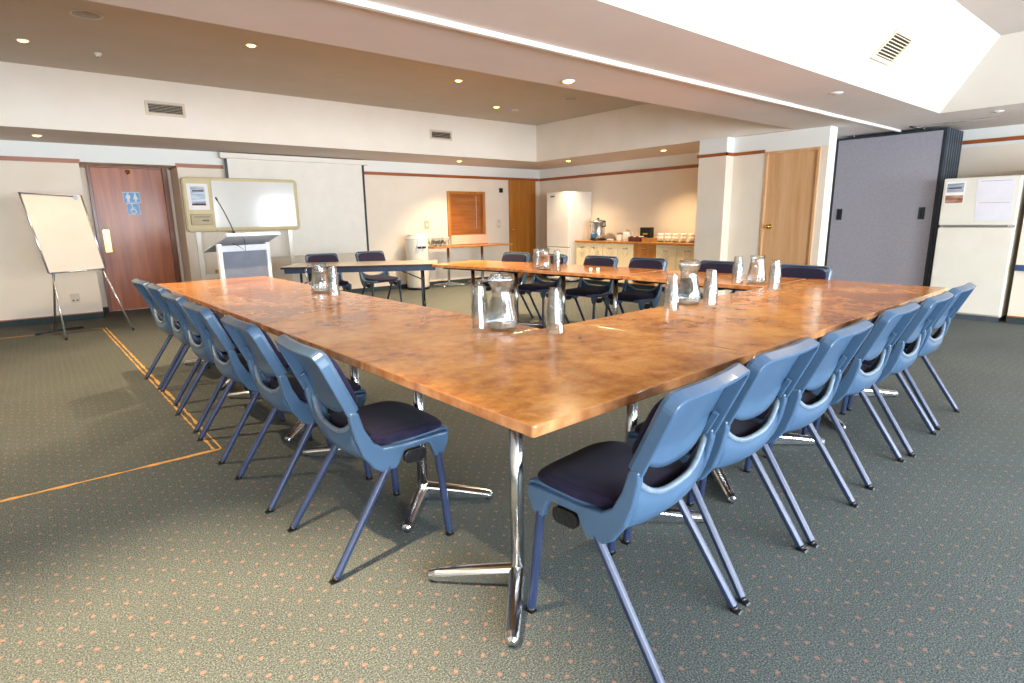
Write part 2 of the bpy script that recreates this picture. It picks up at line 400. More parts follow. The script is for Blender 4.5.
# partition track in the ceiling
m = MB()
m.box(XL, 8.65, 2.765, 2.795, ZC-.026, ZC+.012); m.box(XL, 8.65, 2.825, 2.85, ZC-.004, ZC+.012)
struct('trim_10', m, M['white'])
struct('trim_11', MB().box(XL, 8.65, 2.795, 2.825, ZC+.001, ZC+.0115), M['darkframe'])
m = MB(); m.box(8.40, 8.62, 2.56, 2.60, ZC-.01, ZC); m.box(8.40, 8.45, 1.75, 2.60, ZC-.01, ZC); struct('trim_12', m, M['alu'])
# frayed carpet seams on the floor (worn orange lines)
def strip(pts, w0, jit):
    m = MB(); vs = []; n = len(pts)
    for i, (x, y) in enumerate(pts):
        a = Vector(pts[min(i+1, n-1)])-Vector(pts[max(i-1, 0)]); a.normalize(); p = Vector((-a.y, a.x))
        w_ = w0*(.35+1.1*random.random()*jit); off = (random.random()-.5)*w0*jit*.2
        for s in (-1, 1):
            q = Vector((x, y))+p*(s*w_/2+off); vs.append((q.x, q.y, .0022))
    m.add(vs, [(2*i, 2*i+1, 2*i+3, 2*i+2) for i in range(n-1)])
    return m
def line(a, b, n): return [(a[0]+(b[0]-a[0])*i/n, a[1]+(b[1]-a[1])*i/n) for i in range(n+1)]
def seam(name, mb, z=0):
    o = mb.build(name, M['seam']); o['kind'] = 'structure'; o.location.z = z
seam('trim_13', strip(line((XL, 3.39), (.63, 3.40), 60), .026, 1))
seam('trim_14', strip(line((.635, 3.40), (.50, 8.6), 90), .02, .9), .0004)
seam('trim_15', strip(line((.60, 3.42), (.465, 8.56), 90), .016, .9), .0002)
seam('trim_16', strip(line((XL, 8.63), (.47, 8.6), 60), .034, .8), .0006)

# doors
m = MB().box(.705, 1.615, 10.17, 10.21, .008, 2.045); d = struct('door_1', m, M['door_dark'])
m = MB(); m.box(.66, .705, 10.12, 10.17, 0, 2.07); m.box(1.575, 1.64, 10.10, 10.17, 0, 2.07); m.box(.705, 1.575, 10.14, 10.17, 2.04, 2.075)
m.build('door_frame', M['door_frame_dark'], d, bevel=.004)
m = MB(); m.box(.74, .82, 10.158, 10.17, .86, 1.18); m.build('push_plate', M['brass'], d, bevel=.002)
m = MB(); m.lathe([(.0, 0), (.03, .0), (.03, .03), (.0, .035)], 12, mat=Matrix.Translation((1.15, 10.17, 1.99)) @ Matrix.Rotation(R(90), 4, 'X')); m.build('door_closer_stop', M['brass'], d)
m = MB().box(7.52, 7.56, 3.26, 3.88, .008, 2.02); d = struct('door_2', m, M['door_pale'])
m = MB(); m.box(7.485, 7.56, 3.225, 3.26, 0, 2.05); m.box(7.485, 7.56, 3.88, 3.915, 0, 2.05); m.box(7.485, 7.56, 3.26, 3.88, 2.02, 2.05)
m.build('door_frame', M['door_pale'], d, bevel=.004)
m = MB(); m.lathe([(0, 0), (.032, 0), (.032, .008), (.012, .012), (.012, .035), (.028, .045), (.030, .06), (.022, .074), (0, .078)], 16, mat=Matrix.Translation((7.52, 3.80, 1.10)) @ Matrix.Rotation(R(-90), 4, 'Y'))
m.build('door_knob', M['brass'], d)
for z in (.55, 1.05, 1.78):
    MB().box(7.512, 7.52, 3.262, 3.275, z, z+.09).build('hinge', M['brass'], d)
m = MB().box(7.78, 8.50, 9.555, 9.595, .008, 2.04); d = struct('door_3', m, M['wood_orange'])
m = MB(); m.lathe([(0, 0), (.02, 0), (.02, .03), (0, .035)], 12, mat=Matrix.Translation((7.84, 9.555, 1.02)) @ Matrix.Rotation(R(90), 4, 'X')); m.build('door_knob', M['brass'], d)
# serving hatch
m = MB(); m.box(6.24, 6.30, 9.56, 9.72, .95, 1.79); m.box(7.08, 7.14, 9.56, 9.72, .95, 1.79); m.box(6.30, 7.08, 9.56, 9.72, 1.74, 1.79); m.box(6.24, 7.14, 9.56, 9.72, .93, .96)
h = struct('window_5', m, M['wood_orange'], bevel=.004)
m = MB()
for i in range(19): m.box(6.30, 7.08, 9.64, 9.66, .965+i*.0408+.002, .965+i*.0408+.0405)
m.box(6.28, 7.10, 9.655, 9.68, .95, 1.76); m.build('shutter', M['shutter'], h)
m = MB(); m.tube([(6.96, 9.63, 1.72), (6.96, 9.63, 1.05)], .004, 6); m.build('pull_cord', M['paper'], h)

# ------------------------------------------------------------------ helpers on walls
def wallplate(name, label, cat, x0, x1, z0, z1, y, mat, extra=None):
    t = thing(name, label, cat, ((x0+x1)/2, y, z0)); w_ = (x1-x0)/2; h_ = z1-z0
    MB().box(-w_, w_, -.012, 0, 0, h_).build('plate', mat, t, bevel=.003)
    if extra: extra(t, w_, h_)
    return t
def sockets(t, w_, h_):
    for x in (-w_*.45, w_*.45): MB().box(x-.012, x+.012, -.016, -.012, h_*.55, h_*.8).build('switch', M['vent'], t, bevel=.002)
    m = MB()
    for x in (-w_*.45, w_*.45): m.box(x-.01, x+.01, -.0135, -.012, h_*.15, h_*.3)
    m.build('socket_slot', M['black'], t)
wallplate('power_outlet', 'cream double power outlet low on the wall behind the easel', 'outlet', .23, .33, .24, .36, YB, M['vent'], sockets)
def rocker(t, w_, h_): MB().box(-.014, .014, -.017, -.012, h_*.35, h_*.65).build('switch', M['paper'], t, bevel=.002)
wallplate('light_switch', 'beige switch plate on wall above the white cylindrical dispenser', 'switch', 5.72, 5.81, 1.08, 1.24, YB, M['beige'], rocker)
wallplate('light_switch', 'cream switch plate between the serving hatch and orange wood door', 'switch', 7.46, 7.55, 1.07, 1.24, YB, M['vent'], rocker)
def dial(t, w_, h_): MB().box(-w_*.7, w_*.7, -.02, -.012, h_*.35, h_*.85).build('display', M['black'], t, bevel=.002)
wallplate('thermostat', 'small cream thermostat with dark display high beside the orange wood door', 'thermostat', 7.50, 7.64, 1.72, 1.90, YB, M['cream'], dial)

# ------------------------------------------------------------------ door signs
def disc(cx, cz, r, n=20): return [(cx+r*cos(2*pi*k/n), cz+r*sin(2*pi*k/n)) for k in range(n)]
def ring(m, cx, cz, r0, r1, a0, a1, y0, y1, n=18):
    poly = [(cx+r1*cos(a0+(a1-a0)*k/n), cz+r1*sin(a0+(a1-a0)*k/n)) for k in range(n+1)]+[(cx+r0*cos(a1-(a1-a0)*k/n), cz+r0*sin(a1-(a1-a0)*k/n)) for k in range(n+1)]
    m.prism(poly, y0, y1, 'y')
t = thing('toilet_sign', 'blue toilets sign with two white figures, upper sign on dark wooden door', 'sign', (1.155, 10.168, 1.555))
MB().box(-.105, .105, -.006, 0, 0, .155).build('backing', M['paper'], t, bevel=.001)
MB().box(-.098, .098, -.0075, -.006, .007, .148).build('blue_face', M['sign_blue'], t)
m = MB()
for sx, fem in ((-.045, 0), (.045, 1)):
    m.prism(disc(sx, .125, .012), -.0095, -.0075, 'y')
    if fem: m.prism([(sx-.012, .11), (sx+.012, .11), (sx+.032, .052), (sx-.032, .052)], -.0095, -.0075, 'y'); m.prism([(sx-.011, .052), (sx+.011, .052), (sx+.011, .018), (sx-.011, .018)], -.0095, -.0075, 'y')
    else: m.prism([(sx-.026, .11), (sx+.026, .11), (sx+.026, .065), (sx+.016, .06), (sx+.015, .018), (sx-.015, .018), (sx-.016, .06), (sx-.026, .065)], -.0095, -.0075, 'y')
m.build('figures', M['paper'], t)
t = thing('accessible_sign', 'blue wheelchair access sign, lower sign on dark wooden door', 'sign', (1.155, 10.168, 1.39))
MB().box(-.075, .082, -.006, 0, 0, .16).build('backing', M['paper'], t, bevel=.001)
MB().box(-.068, .075, -.0075, -.006, .007, .153).build('blue_face', M['sign_blue'], t)
m = MB(); m.prism(disc(-.012, .135, .011), -.0095, -.0075, 'y')
m.prism([(-.018, .122), (-.004, .122), (.0, .075), (.028, .075), (.045, .03), (.034, .026), (.02, .062), (-.016, .062)], -.0095, -.0075, 'y')
m.prism([(-.002, .1), (.026, .1), (.026, .09), (-.002, .09)], -.0095, -.0075, 'y')
ring(m, .0, .055, .031, .041, R(120), R(330), -.0095, -.0075)
m.build('wheelchair_symbol', M['paper'], t)

# ------------------------------------------------------------------ ceiling fittings
RIMS = M['white']
def downlight(x, y, z, label, lit=True, e=45, proto=[None], size=.05, tilt=None, angle=110, up=False):
    t = thing('downlight', label, 'ceiling light', (x, y, z), 0, 'recessed downlights')
    MB().lathe([(.040, 0.001), (.054, 0.001), (.054, -.005), (.048, -.008), (.040, -.006)], 20).build('trim_ring', RIMS, t)
    MB().lathe([(0, -.016), (.026, -.014), (.040, -.006), (.040, .0), (0, .0)], 20).build('lamp_lens', M['lens'] if lit else M['lensoff'], t)
    if lit:
        lamp('downlight_lamp', 'SPOT', (0, 0, -.02), e, (1, .74, .45), t, spot_size=R(angle), spot_blend=.75, shadow_soft_size=.035)
    return t
E_HI = 330
downlight(.16, 7.25, ZH, 'lit warm downlight nearest the left edge in the high ceiling', e=E_HI*.5)
downlight(1.86, 6.19, ZH, 'lit warm downlight in the high ceiling above the left row of chairs', e=E_HI*1.2)
downlight(-.7, 4.75, ZH, 'added warm downlight in the high ceiling, unseen beyond the left edge', e=E_HI*1.3)  # unseen fitting, added to lift the carpet and walls on the left
downlight(4.28, 6.22, ZH, 'lit warm downlight in the high ceiling close to the beam, above the long table', e=E_HI*2)
downlight(5.70, 7.29, ZH, 'lit warm downlight in the high ceiling toward the serving hatch', e=E_HI*2)
downlight(6.10, 7.33, ZH, 'faint downlight right beside the lit one toward the serving hatch', lit=False)
downlight(.17, 8.9, ZC, 'small lit downlight in the low soffit above the easel', e=7)
downlight(3.33, 3.36, ZC, 'small lit downlight set in the ceiling beam beside the long track', e=260, angle=150)
downlight(6.07, 8.88, ZC, 'small lit downlight in the low soffit in front of the serving hatch', e=130)
downlight(7.75, 7.80, ZC, 'small lit downlight in the low soffit above the tall white fridge', e=130)
downlight(7.88, 5.80, ZC, 'small lit downlight in the low soffit above the kitchen counter', e=130)
downlight(5.56, 2.31, ZC, 'unlit recessed downlight in the beam beside the sloped white ceiling', lit=False)
downlight(7.98, 1.68, ZC, 'unlit recessed downlight in the soffit above the right-hand fridge', lit=False)
downlight(.0, 1.48, Z2, 'lit warm downlight in the vaulted ceiling left of the near table corner', e=850, angle=54)
downlight(5.6, 1.15, Z2, 'added unseen warm downlight in the vaulted ceiling close to the sloped vent', e=60, angle=165)  # out-of-view fitting added to wash the ceiling slope with light
t = thing('ceiling_speaker', 'round flat grey speaker grille in the high ceiling', 'speaker', (.57, 6.1, ZH))
MB().lathe([(0, -.008), (.09, -.008), (.105, -.004), (.105, 0), (0, 0)], 24).build('grille', M['greycup'], t)
MB().lathe([(.105, -.006), (.118, -.004), (.118, 0), (.105, 0)], 24).build('trim_ring', M['vent'], t)
t = thing('ceiling_speaker', 'round grey speaker grille in the high ceiling near the beam centre', 'speaker', (6.2, 6.2, ZH))
MB().lathe([(0, -.008), (.09, -.008), (.105, -.004), (.105, 0), (0, 0)], 24).build('grille', M['greycup'], t)
MB().lathe([(.105, -.006), (.118, -.004), (.118, 0), (.105, 0)], 24).build('trim_ring', M['vent'], t)
t = thing('smoke_detector', 'small white smoke detector on the high ceiling', 'smoke detector', (.73, 7.35, ZH))
MB().lathe([(0, -.035), (.018, -.035), (.022, -.022), (.032, -.014), (.034, 0), (0, 0)], 20).build('housing', M['white'], t)
MB().lathe([(0, -.042), (.009, -.04), (.010, -.034), (0, -.034)], 12).build('sensor', M['black'], t)
def vent(label, mat4, w_, h_, n, tilt=0):
    t = thing('ceiling_vent', label, 'air vent'); t.matrix_world = mat4
    m = MB(); b = .03
    m.box(-w_/2, -w_/2+b, -.015, 0, 0, h_); m.box(w_/2-b, w_/2, -.015, 0, 0, h_); m.box(-w_/2+b, w_/2-b, -.015, 0, 0, b); m.box(-w_/2+b, w_/2-b, -.015, 0, h_-b, h_)
    m.build('vent_frame', M['vent'], t, bevel=.003)
    MB().box(-w_/2+b, w_/2-b, -.003, -.001, b, h_-b).build('cavity', M['vent_dark'], t)
    for i in range(n):
        z = b+(h_-2*b)*(i+.5)/n
        MB().box(-w_/2+b, w_/2-b, -.004, .004, -.0015, .0015, Matrix.Translation((0, -.008, z)) @ Matrix.Rotation(R(tilt), 4, 'X')).build('slat', M['vent'], t)
    return t
vent('cream air vent with dark slats high on left side of the white bulkhead', Matrix.Translation((1.42, 8.2855, 2.52)), .42, .16, 6)
vent('pale air vent with few slats on the bulkhead toward the serving hatch', Matrix.Translation((5.32, 8.2855, 2.52)), .42, .15, 4)
# on the 45 degree slope: local -Y looks down and out of the slope, local Z runs up it
vent('cream louvred vent on the sloped white ceiling at upper right', Matrix.Translation((5.39, 1.935, 2.435)) @ Matrix.Rotation(R(45), 4, 'X') , .40, .24, 8, 35)

# ------------------------------------------------------------------ projection screen
t = thing('projection_screen', 'wall projection screen with black side borders and white roller case', 'screen', (3.41, 9.5, 0))
m = MB(); m.box(-1.17, 1.17, -.05, .06, 2.185, 2.265); m.build('roller_case', M['screen'], t, bevel=.01)
MB().box(-1.10, 1.08, -.004, 0, .72, 2.19).build('screen_fabric', M['screen'], t)
for x in (-1.11, 1.06):
    MB().box(x, x+.04, -.0055, -.0045, .72, 2.185).build('black_border', M['black'], t)
m = MB(); m.tube([(-1.11, 0, .715), (1.09, 0, .715)], .012, 8); m.build('weight_bar', M['screen'], t)
m = MB(); m.box(-1.16, 1.16, .0, .06, 2.265, 2.27); m.build('case_shadow_gap', M['vent_dark'], t)

# ------------------------------------------------------------------ electronic copy whiteboard on its stand
t = thing('copy_whiteboard', 'wide gloss whiteboard with a beige control panel and taped picture, on a stand', 'whiteboard', (2.46, 9.28, 0))
def rrect(x0, x1, z0, z1, r, n=5):
    out = []
    for cx_, cz_, a0 in ((x1-r, z1-r, 0), (x0+r, z1-r, 90), (x0+r, z0+r, 180), (x1-r, z0+r, 270)):
        for k in range(n+1):
            a = R(a0+90*k/n); out.append((cx_+r*cos(a), cz_+r*sin(a)))
    return out
m = MB(); m.prism(rrect(-.80, .80, 1.13, 1.89, .06), 0, .06, 'y'); m.build('frame', M['beige'], t, bevel=.012)
MB().box(-.42, .745, -.004, 0, 1.19, 1.845).build('writing_surface', M['wb'], t)
m = MB(); m.box(-.785, -.43, -.012, 0, 1.155, 1.865); m.build('control_panel', M['beige'], t, bevel=.006)
m = MB(); m.box(-.74, -.46, -.045, -.012, 1.225, 1.375); m.build('printer_slot', M['beige2'], t, bevel=.008)
m = MB(); m.box(-.70, -.50, -.048, -.045, 1.335, 1.345); m.build('paper_slit', M['black'], t)
m = MB(); m.box(-.60, -.51, -.0465, -.045, 1.28, 1.30); m.build('name_strip', M['black'], t)
pg = MB().box(-.745, -.475, -.014, -.0125, 1.44, 1.80).build('taped_page', M['paper'], t)
MB().box(-.70, -.52, -.0155, -.0145, 1.50, 1.76).build('printed_picture', M['photo1'], pg)
m = MB(); m.box(-.68, -.535, -.0165, -.0158, 1.69, 1.71); m.box(-.70, -.52, -.0165, -.0158, 1.50, 1.525); m.build('print_bar', M['brown'], pg)
m = MB(); m.box(-.42, .745, -.05, 0, 1.145, 1.165); m.build('pen_tray', M['beige'], t, bevel=.004)
for x in (-.66, .64):
    m = MB(); m.box(x-.035, x+.035, .02, .05, .05, 1.14); m.build('stand_post', M['cream'], t, bevel=.004)
    m = MB(); m.box(x-.035, x+.035, -.28, .24, .03, .07); m.build('stand_foot', M['cream'], t, bevel=.006)
m = MB(); m.box(-.66, .64, .025, .045, .45, .52); m.build('stand_crossbar', M['cream'], t, bevel=.004)
wallplate('power_outlet', 'small gold-coloured outlet plate low on the wall behind the lectern', 'outlet', 2.02, 2.10, .42, .56, YB, M['gold'], rocker)

# ------------------------------------------------------------------ flip chart easel
t = thing('flipchart_easel', 'blank cream flip chart board on thin metal easel legs', 'easel', (.28, 8.2, 0))
BL = Vector((-.235, -.06, .735)); BR_ = Vector((.285, -.03, .75)); TL = Vector((-.36, .15, 1.61)); TRR = Vector((.18, .18, 1.585))
def quadslab(m, P, off0, off1):
    n = (P[1]-P[0]).cross(P[3]-P[0]).normalized()
    vs = [p+n*off0 for p in P]+[p+n*off1 for p in P]
    m.add(vs, [(3, 2, 1, 0), (4, 5, 6, 7)]+[(i, (i+1) % 4, (i+1) % 4+4, i+4) for i in range(4)])
P = [BL, BR_, TRR, TL]
m = MB(); quadslab(m, P, -.02, 0); m.build('board', M['flip'], t, bevel=.003)
m = MB()
for i in (0, 1, 3): m.tube([P[i], P[(i+1) % 4]], .011, 8)
m.build('board_frame', M['alu'], t)
m = MB(); e = (TRR-TL); nrm = (P[1]-P[0]).cross(P[3]-P[0]).normalized()
m.tube([TL+nrm*.012+Vector((0, 0, -.01)), TL+e*.9+nrm*.012+Vector((0, 0, -.02))], .006, 8)
q = TL+e*.9+nrm*.012; m.box(q.x-.02, q.x+.015, q.y-.015, q.y+.01, q.z-.05, q.z-.01); m.build('paper_clamp', M['midframe'], t)
top = Vector((-.09, .22, 1.64))
for a, b_ in ((BL+Vector((.03, .0, .0)), Vector((-.19, -.22, 0))), (BR_-Vector((.03, 0, 0)), Vector((.46, -.03, 0)))):
    a2 = a-Vector((0, .02, 0))
    m = MB(); m.tube([b_+Vector((0, 0, .008)), a2+Vector((0, .03, 0))], .0105, 8); l = m.build('leg', M['alu'], t)
    MB().lathe([(0, 0), (.014, 0), (.014, .03), (0, .03)], 8, b_.x, b_.y, 0).build('leg_tip', M['black'], l)
m = MB(); m.tube([Vector((-.27, .42, .03)), Vector((-.13, .2, 1.2))], .012, 8); m.build('rear_leg', M['steel'], t)
m = MB(); m.tube([Vector((-.46, .36, .016)), Vector((-.27, .42, .035)), Vector((.0, .56, .016))], .014, 8); m.build('rear_foot', M['darkframe'], t)

# ------------------------------------------------------------------ lectern
t = thing('lectern', 'grey lectern with white frame and slanted top in front of the whiteboard', 'lectern', (1.86, 7.15, 0), R(18))
for x in (-.31, .29):
    MB().box(x-.022, x+.022, .0, .05, .03, 1.02).build('post', M['whitepost'], t, bevel=.006)
MB().box(-.29, .27, .005, .045, .93, 1.0).build('top_rail', M['whitepost'], t, bevel=.004)
MB().box(-.29, .27, .018, .032, .12, .93).build('front_panel', M['lect2'], t)
for x in (-.31, .29):
    MB().box(x-.03, x+.03, -.08, .42, 0, .035).build('foot', M['whitepost'], t, bevel=.008)
mt = Matrix.Translation((.045, .12, 1.025)) @ Matrix.Rotation(R(-20), 4, 'X')
m = MB(); m.box(-.34, .33, -.26, .28, -.012, .012, mt); m.build('reading_top', M['lect'], t, bevel=.004)
m = MB(); m.box(-.34, .33, -.275, -.26, -.014, .02, mt); m.build('top_edge', M['whitepost'], t, bevel=.003)
t2 = thing('gooseneck_microphone', 'thin black gooseneck microphone standing on the lectern top', 'microphone', (0, 0, 0))
t2.matrix_world = Matrix.Translation((1.86, 7.15, 0)) @ Matrix.Rotation(R(18), 4, 'Z') @ mt
m = MB(); m.lathe([(0, .012), (.035, .012), (.032, .03), (.012, .036), (0, .036)], 14, -.20, -.2); m.build('base', M['black'], t2)
m = MB(); m.tube([(-.20, -.2, .03), (-.208, -.195, .15), (-.225, -.18, .30), (-.25, -.16, .45)], .006, 8); m.build('gooseneck', M['black'], t2)
m = MB(); m.tube([(-.25, -.16, .45), (-.257, -.155, .485)], .011, 8); m.build('microphone_head', M['black'], t2)
m = MB(); m.tube([(-.20, -.23, .03), (-.20, -.30, .0), (-.185, -.32, -.08), (-.20, -.30, -.2), (-.24, -.26, -.12), (-.28, -.22, -.08)], .004, 6); m.build('cable', M['black'], t2)

# ------------------------------------------------------------------ conference tables
def foot(m_, p0, p1):
    # tapered half-round foot from the column to its tip
    d = (p1-p0); L = d.length; d.normalize(); s = Vector((-d.y, d.x, 0)); vs = []; n = 8
    st = [(0, .030, .012, .075), (.5*L, .027, .012, .06), (L-.03, .023, .012, .044), (L-.008, .019, .014, .038), (L, .010, .018, .030)]
    for (q, w_, z0, z1) in st:
        vs.append(p0+d*q+s*w_+Vector((0, 0, z0)))
        for k in range(n+1):
            a = pi*k/n; vs.append(p0+d*q+s*(w_*cos(a))+Vector((0, 0, z1-.018+.018*sin(a))))
        vs.append(p0+d*q-s*w_+Vector((0, 0, z0)))
    k = n+3; fs = []
    for i in range(len(st)-1):
        for j in range(k): fs.append((i*k+j, i*k+(j+1) % k, (i+1)*k+(j+1) % k, (i+1)*k+j))
    fs.append(tuple(range(k))); fs.append(tuple(range((len(st)-1)*k, len(st)*k)))
    m_.add(vs, fs, False)
def table(name, label, x0, x1, y0, y1, posts, loc, rz, group, edge_r=.012):
    """posts: (x, y, (dx, dy)) column with a two-footed V opening along (dx, dy)"""
    t = thing(name, label, 'table', loc, rz, group)
    m = MB(); m.prism(rrect(x0+.0018, x1-.0018, y0+.0018, y1-.0018, edge_r, 3), .728-.032, .73, 'z')
    m.cur = 0
    o = m.build('tabletop', M['laminate'], t, bevel=.005, mats=[M['laminate'], M['lam_edge']], seg=3)
    for p in o.data.polygons:
        if abs(p.normal.z) < .5: p.material_index = 1
    # each table takes its own stretch of the laminate pattern
    fr = MB(); xa, xb = x0+.09, x1-.09; ya, yb = y0+.10, y1-.10
    for (a, b_, c_, d_) in ((xa, xb, ya, ya+.03), (xa, xb, yb-.03, yb), (xa, xa+.03, ya+.03, yb-.03), (xb-.03, xb, ya+.03, yb-.03)): fr.box(a, b_, c_, d_, .672, .697)
    fr.build('under_frame', M['black'], t)
    for (px, py, (dx, dy)) in posts:
        m = MB(); m.lathe([(0, .012), (.0235, .012), (.0235, .672), (0, .672)], 20, px, py); c_ = m.build('column', M['chrome'], t)
        MB().box(px-.06, px+.06, py-.06, py+.06, .672, .6965).build('mounting_plate', M['black'], c_)
        base = math.atan2(dy, dx)
        for s in (-1, 1):
            a = base+s*R(45); p0 = Vector((px, py, 0))+Vector((cos(a), sin(a), 0))*.012; p1 = p0+Vector((cos(a), sin(a), 0))*.31
            m = MB(); foot(m, p0, p1); fo = m.build('foot', M['chrome'], t)
            q = p1-Vector((cos(a), sin(a), 0))*.022
            MB().lathe([(0, 0), (.013, 0), (.015, .004), (.012, .013), (0, .014)], 10, q.x, q.y).build('glide', M['black'], fo)
    return t
GR = 'mottled copper conference tables set in a U'
O = tw(0, 0)
OL = (O.x, O.y, 0)
W_ = .945
table('conference_table', 'copper-topped table at the near corner of the U, closest to camera', 0, 1.17, 0, W_, [(.235, .335, (-1, 0)), (.86, .335, (1, 0))], OL, TR, GR)
table('conference_table', 'copper-topped table in the right arm, second from the near corner', 1.17, 2.43, 0, W_, [(1.53, .335, (-1, 0)), (2.08, .335, (1, 0))], OL, TR, GR)
table('conference_table', 'copper-topped table at the right end of the U, nearest the grey partition', 2.43, 4.03, 0, W_, [(2.81, .335, (-1, 0)), (3.35, .335, (1, 0))], OL, TR, GR)
table('conference_table', 'copper-topped table in the left arm joining the near corner table', 0, W_, .947, 2.077, [(.335, 1.105, (0, -1)), (.335, 1.73, (0, 1))], OL, TR, GR)
table('conference_table', 'copper-topped table in the middle of the left arm of the U', 0, W_, 2.077, 3.50, [(.335, 2.42, (0, -1)), (.335, 3.15, (0, 1))], OL, TR, GR)
table('conference_table', 'copper-topped table at the far end of the left arm, nearest the lectern', 0, W_, 3.50, 4.90, [(.335, 3.85, (0, -1)), (.335, 4.5, (0, 1))], OL, TR, GR)
# far arm: local X runs away from the right arm, local Y toward the kitchen... (x along length, y across)
def far_table(label, p_near, p_far, depth, posts):
    a = tw(*p_near); b_ = tw(*p_far); d = b_-a; L = d.length; rz = math.atan2(d.y, d.x)
    # length runs along local +X from a to b; kitchen side is local -Y
    return table('conference_table', label, 0, L, -depth, 0, [(x, -y, v) for x, y, v in posts(L)], (a.x, a.y, 0), rz, GR)
V = lambda L: [(.29, .36, (-1, 0)), (L-.34, .36, (1, 0))]
far_table('copper-topped table of the far arm butting against the right arm', (3.235, .955), (3.225, 2.26), .79, V)
far_table('copper-topped table in the middle of the far arm, before the kitchen counter', (3.225, 2.265), (3.10, 3.55), .78, V)
far_table('copper-topped table at the left tip of the far arm, skewed toward the hatch', (3.10, 3.555), (2.86, 4.83), .78, V)

# ------------------------------------------------------------------ folding table by the wall
t = thing('folding_table', 'folding table with grey top and navy apron facing the U', 'table', (2.19, 7.02, 0), R(-32.5))
L, Dp = 1.85, .74
m = MB(); m.box(0, L, 0, Dp, .70, .725); m.build('tabletop', M['ftop'], t, bevel=.004)
m = MB()
m.box(.03, L-.03, .02, .045, .645, .70); m.box(.03, L-.03, Dp-.045, Dp-.02, .645, .70); m.box(.03, .055, .045, Dp-.045, .645, .70); m.box(L-.055, L-.03, .045, Dp-.045, .645, .70)
m.build('apron', M['bluedark'], t)
m = MB(); m.box(-.004, L+.004, -.004, .0, .70, .723); m.box(-.004, 0, 0, Dp, .70, .723); m.box(L, L+.004, 0, Dp, .70, .723); m.build('edge_strip', M['black'], t)
for x in (.2, L-.2):
    for y in (.10, Dp-.10):
        MB().tube([(x, y, .70), (x, y, .012)], .014, 10).build('leg', M['darkframe'], t)
    m = MB(); m.tube([(x, .10, .18), (x, Dp-.10, .18)], .009, 8); m.build('leg_brace', M['darkframe'], t)
    dx = .42 if x < 1 else -.42
    m = MB(); m.tube([(x, Dp/2, .5), (x+dx, Dp/2, .69)], .008, 8); m.tube([(x, .10, .5), (x, Dp-.10, .5)], .008, 8); m.build('folding_stay', M['darkframe'], t)

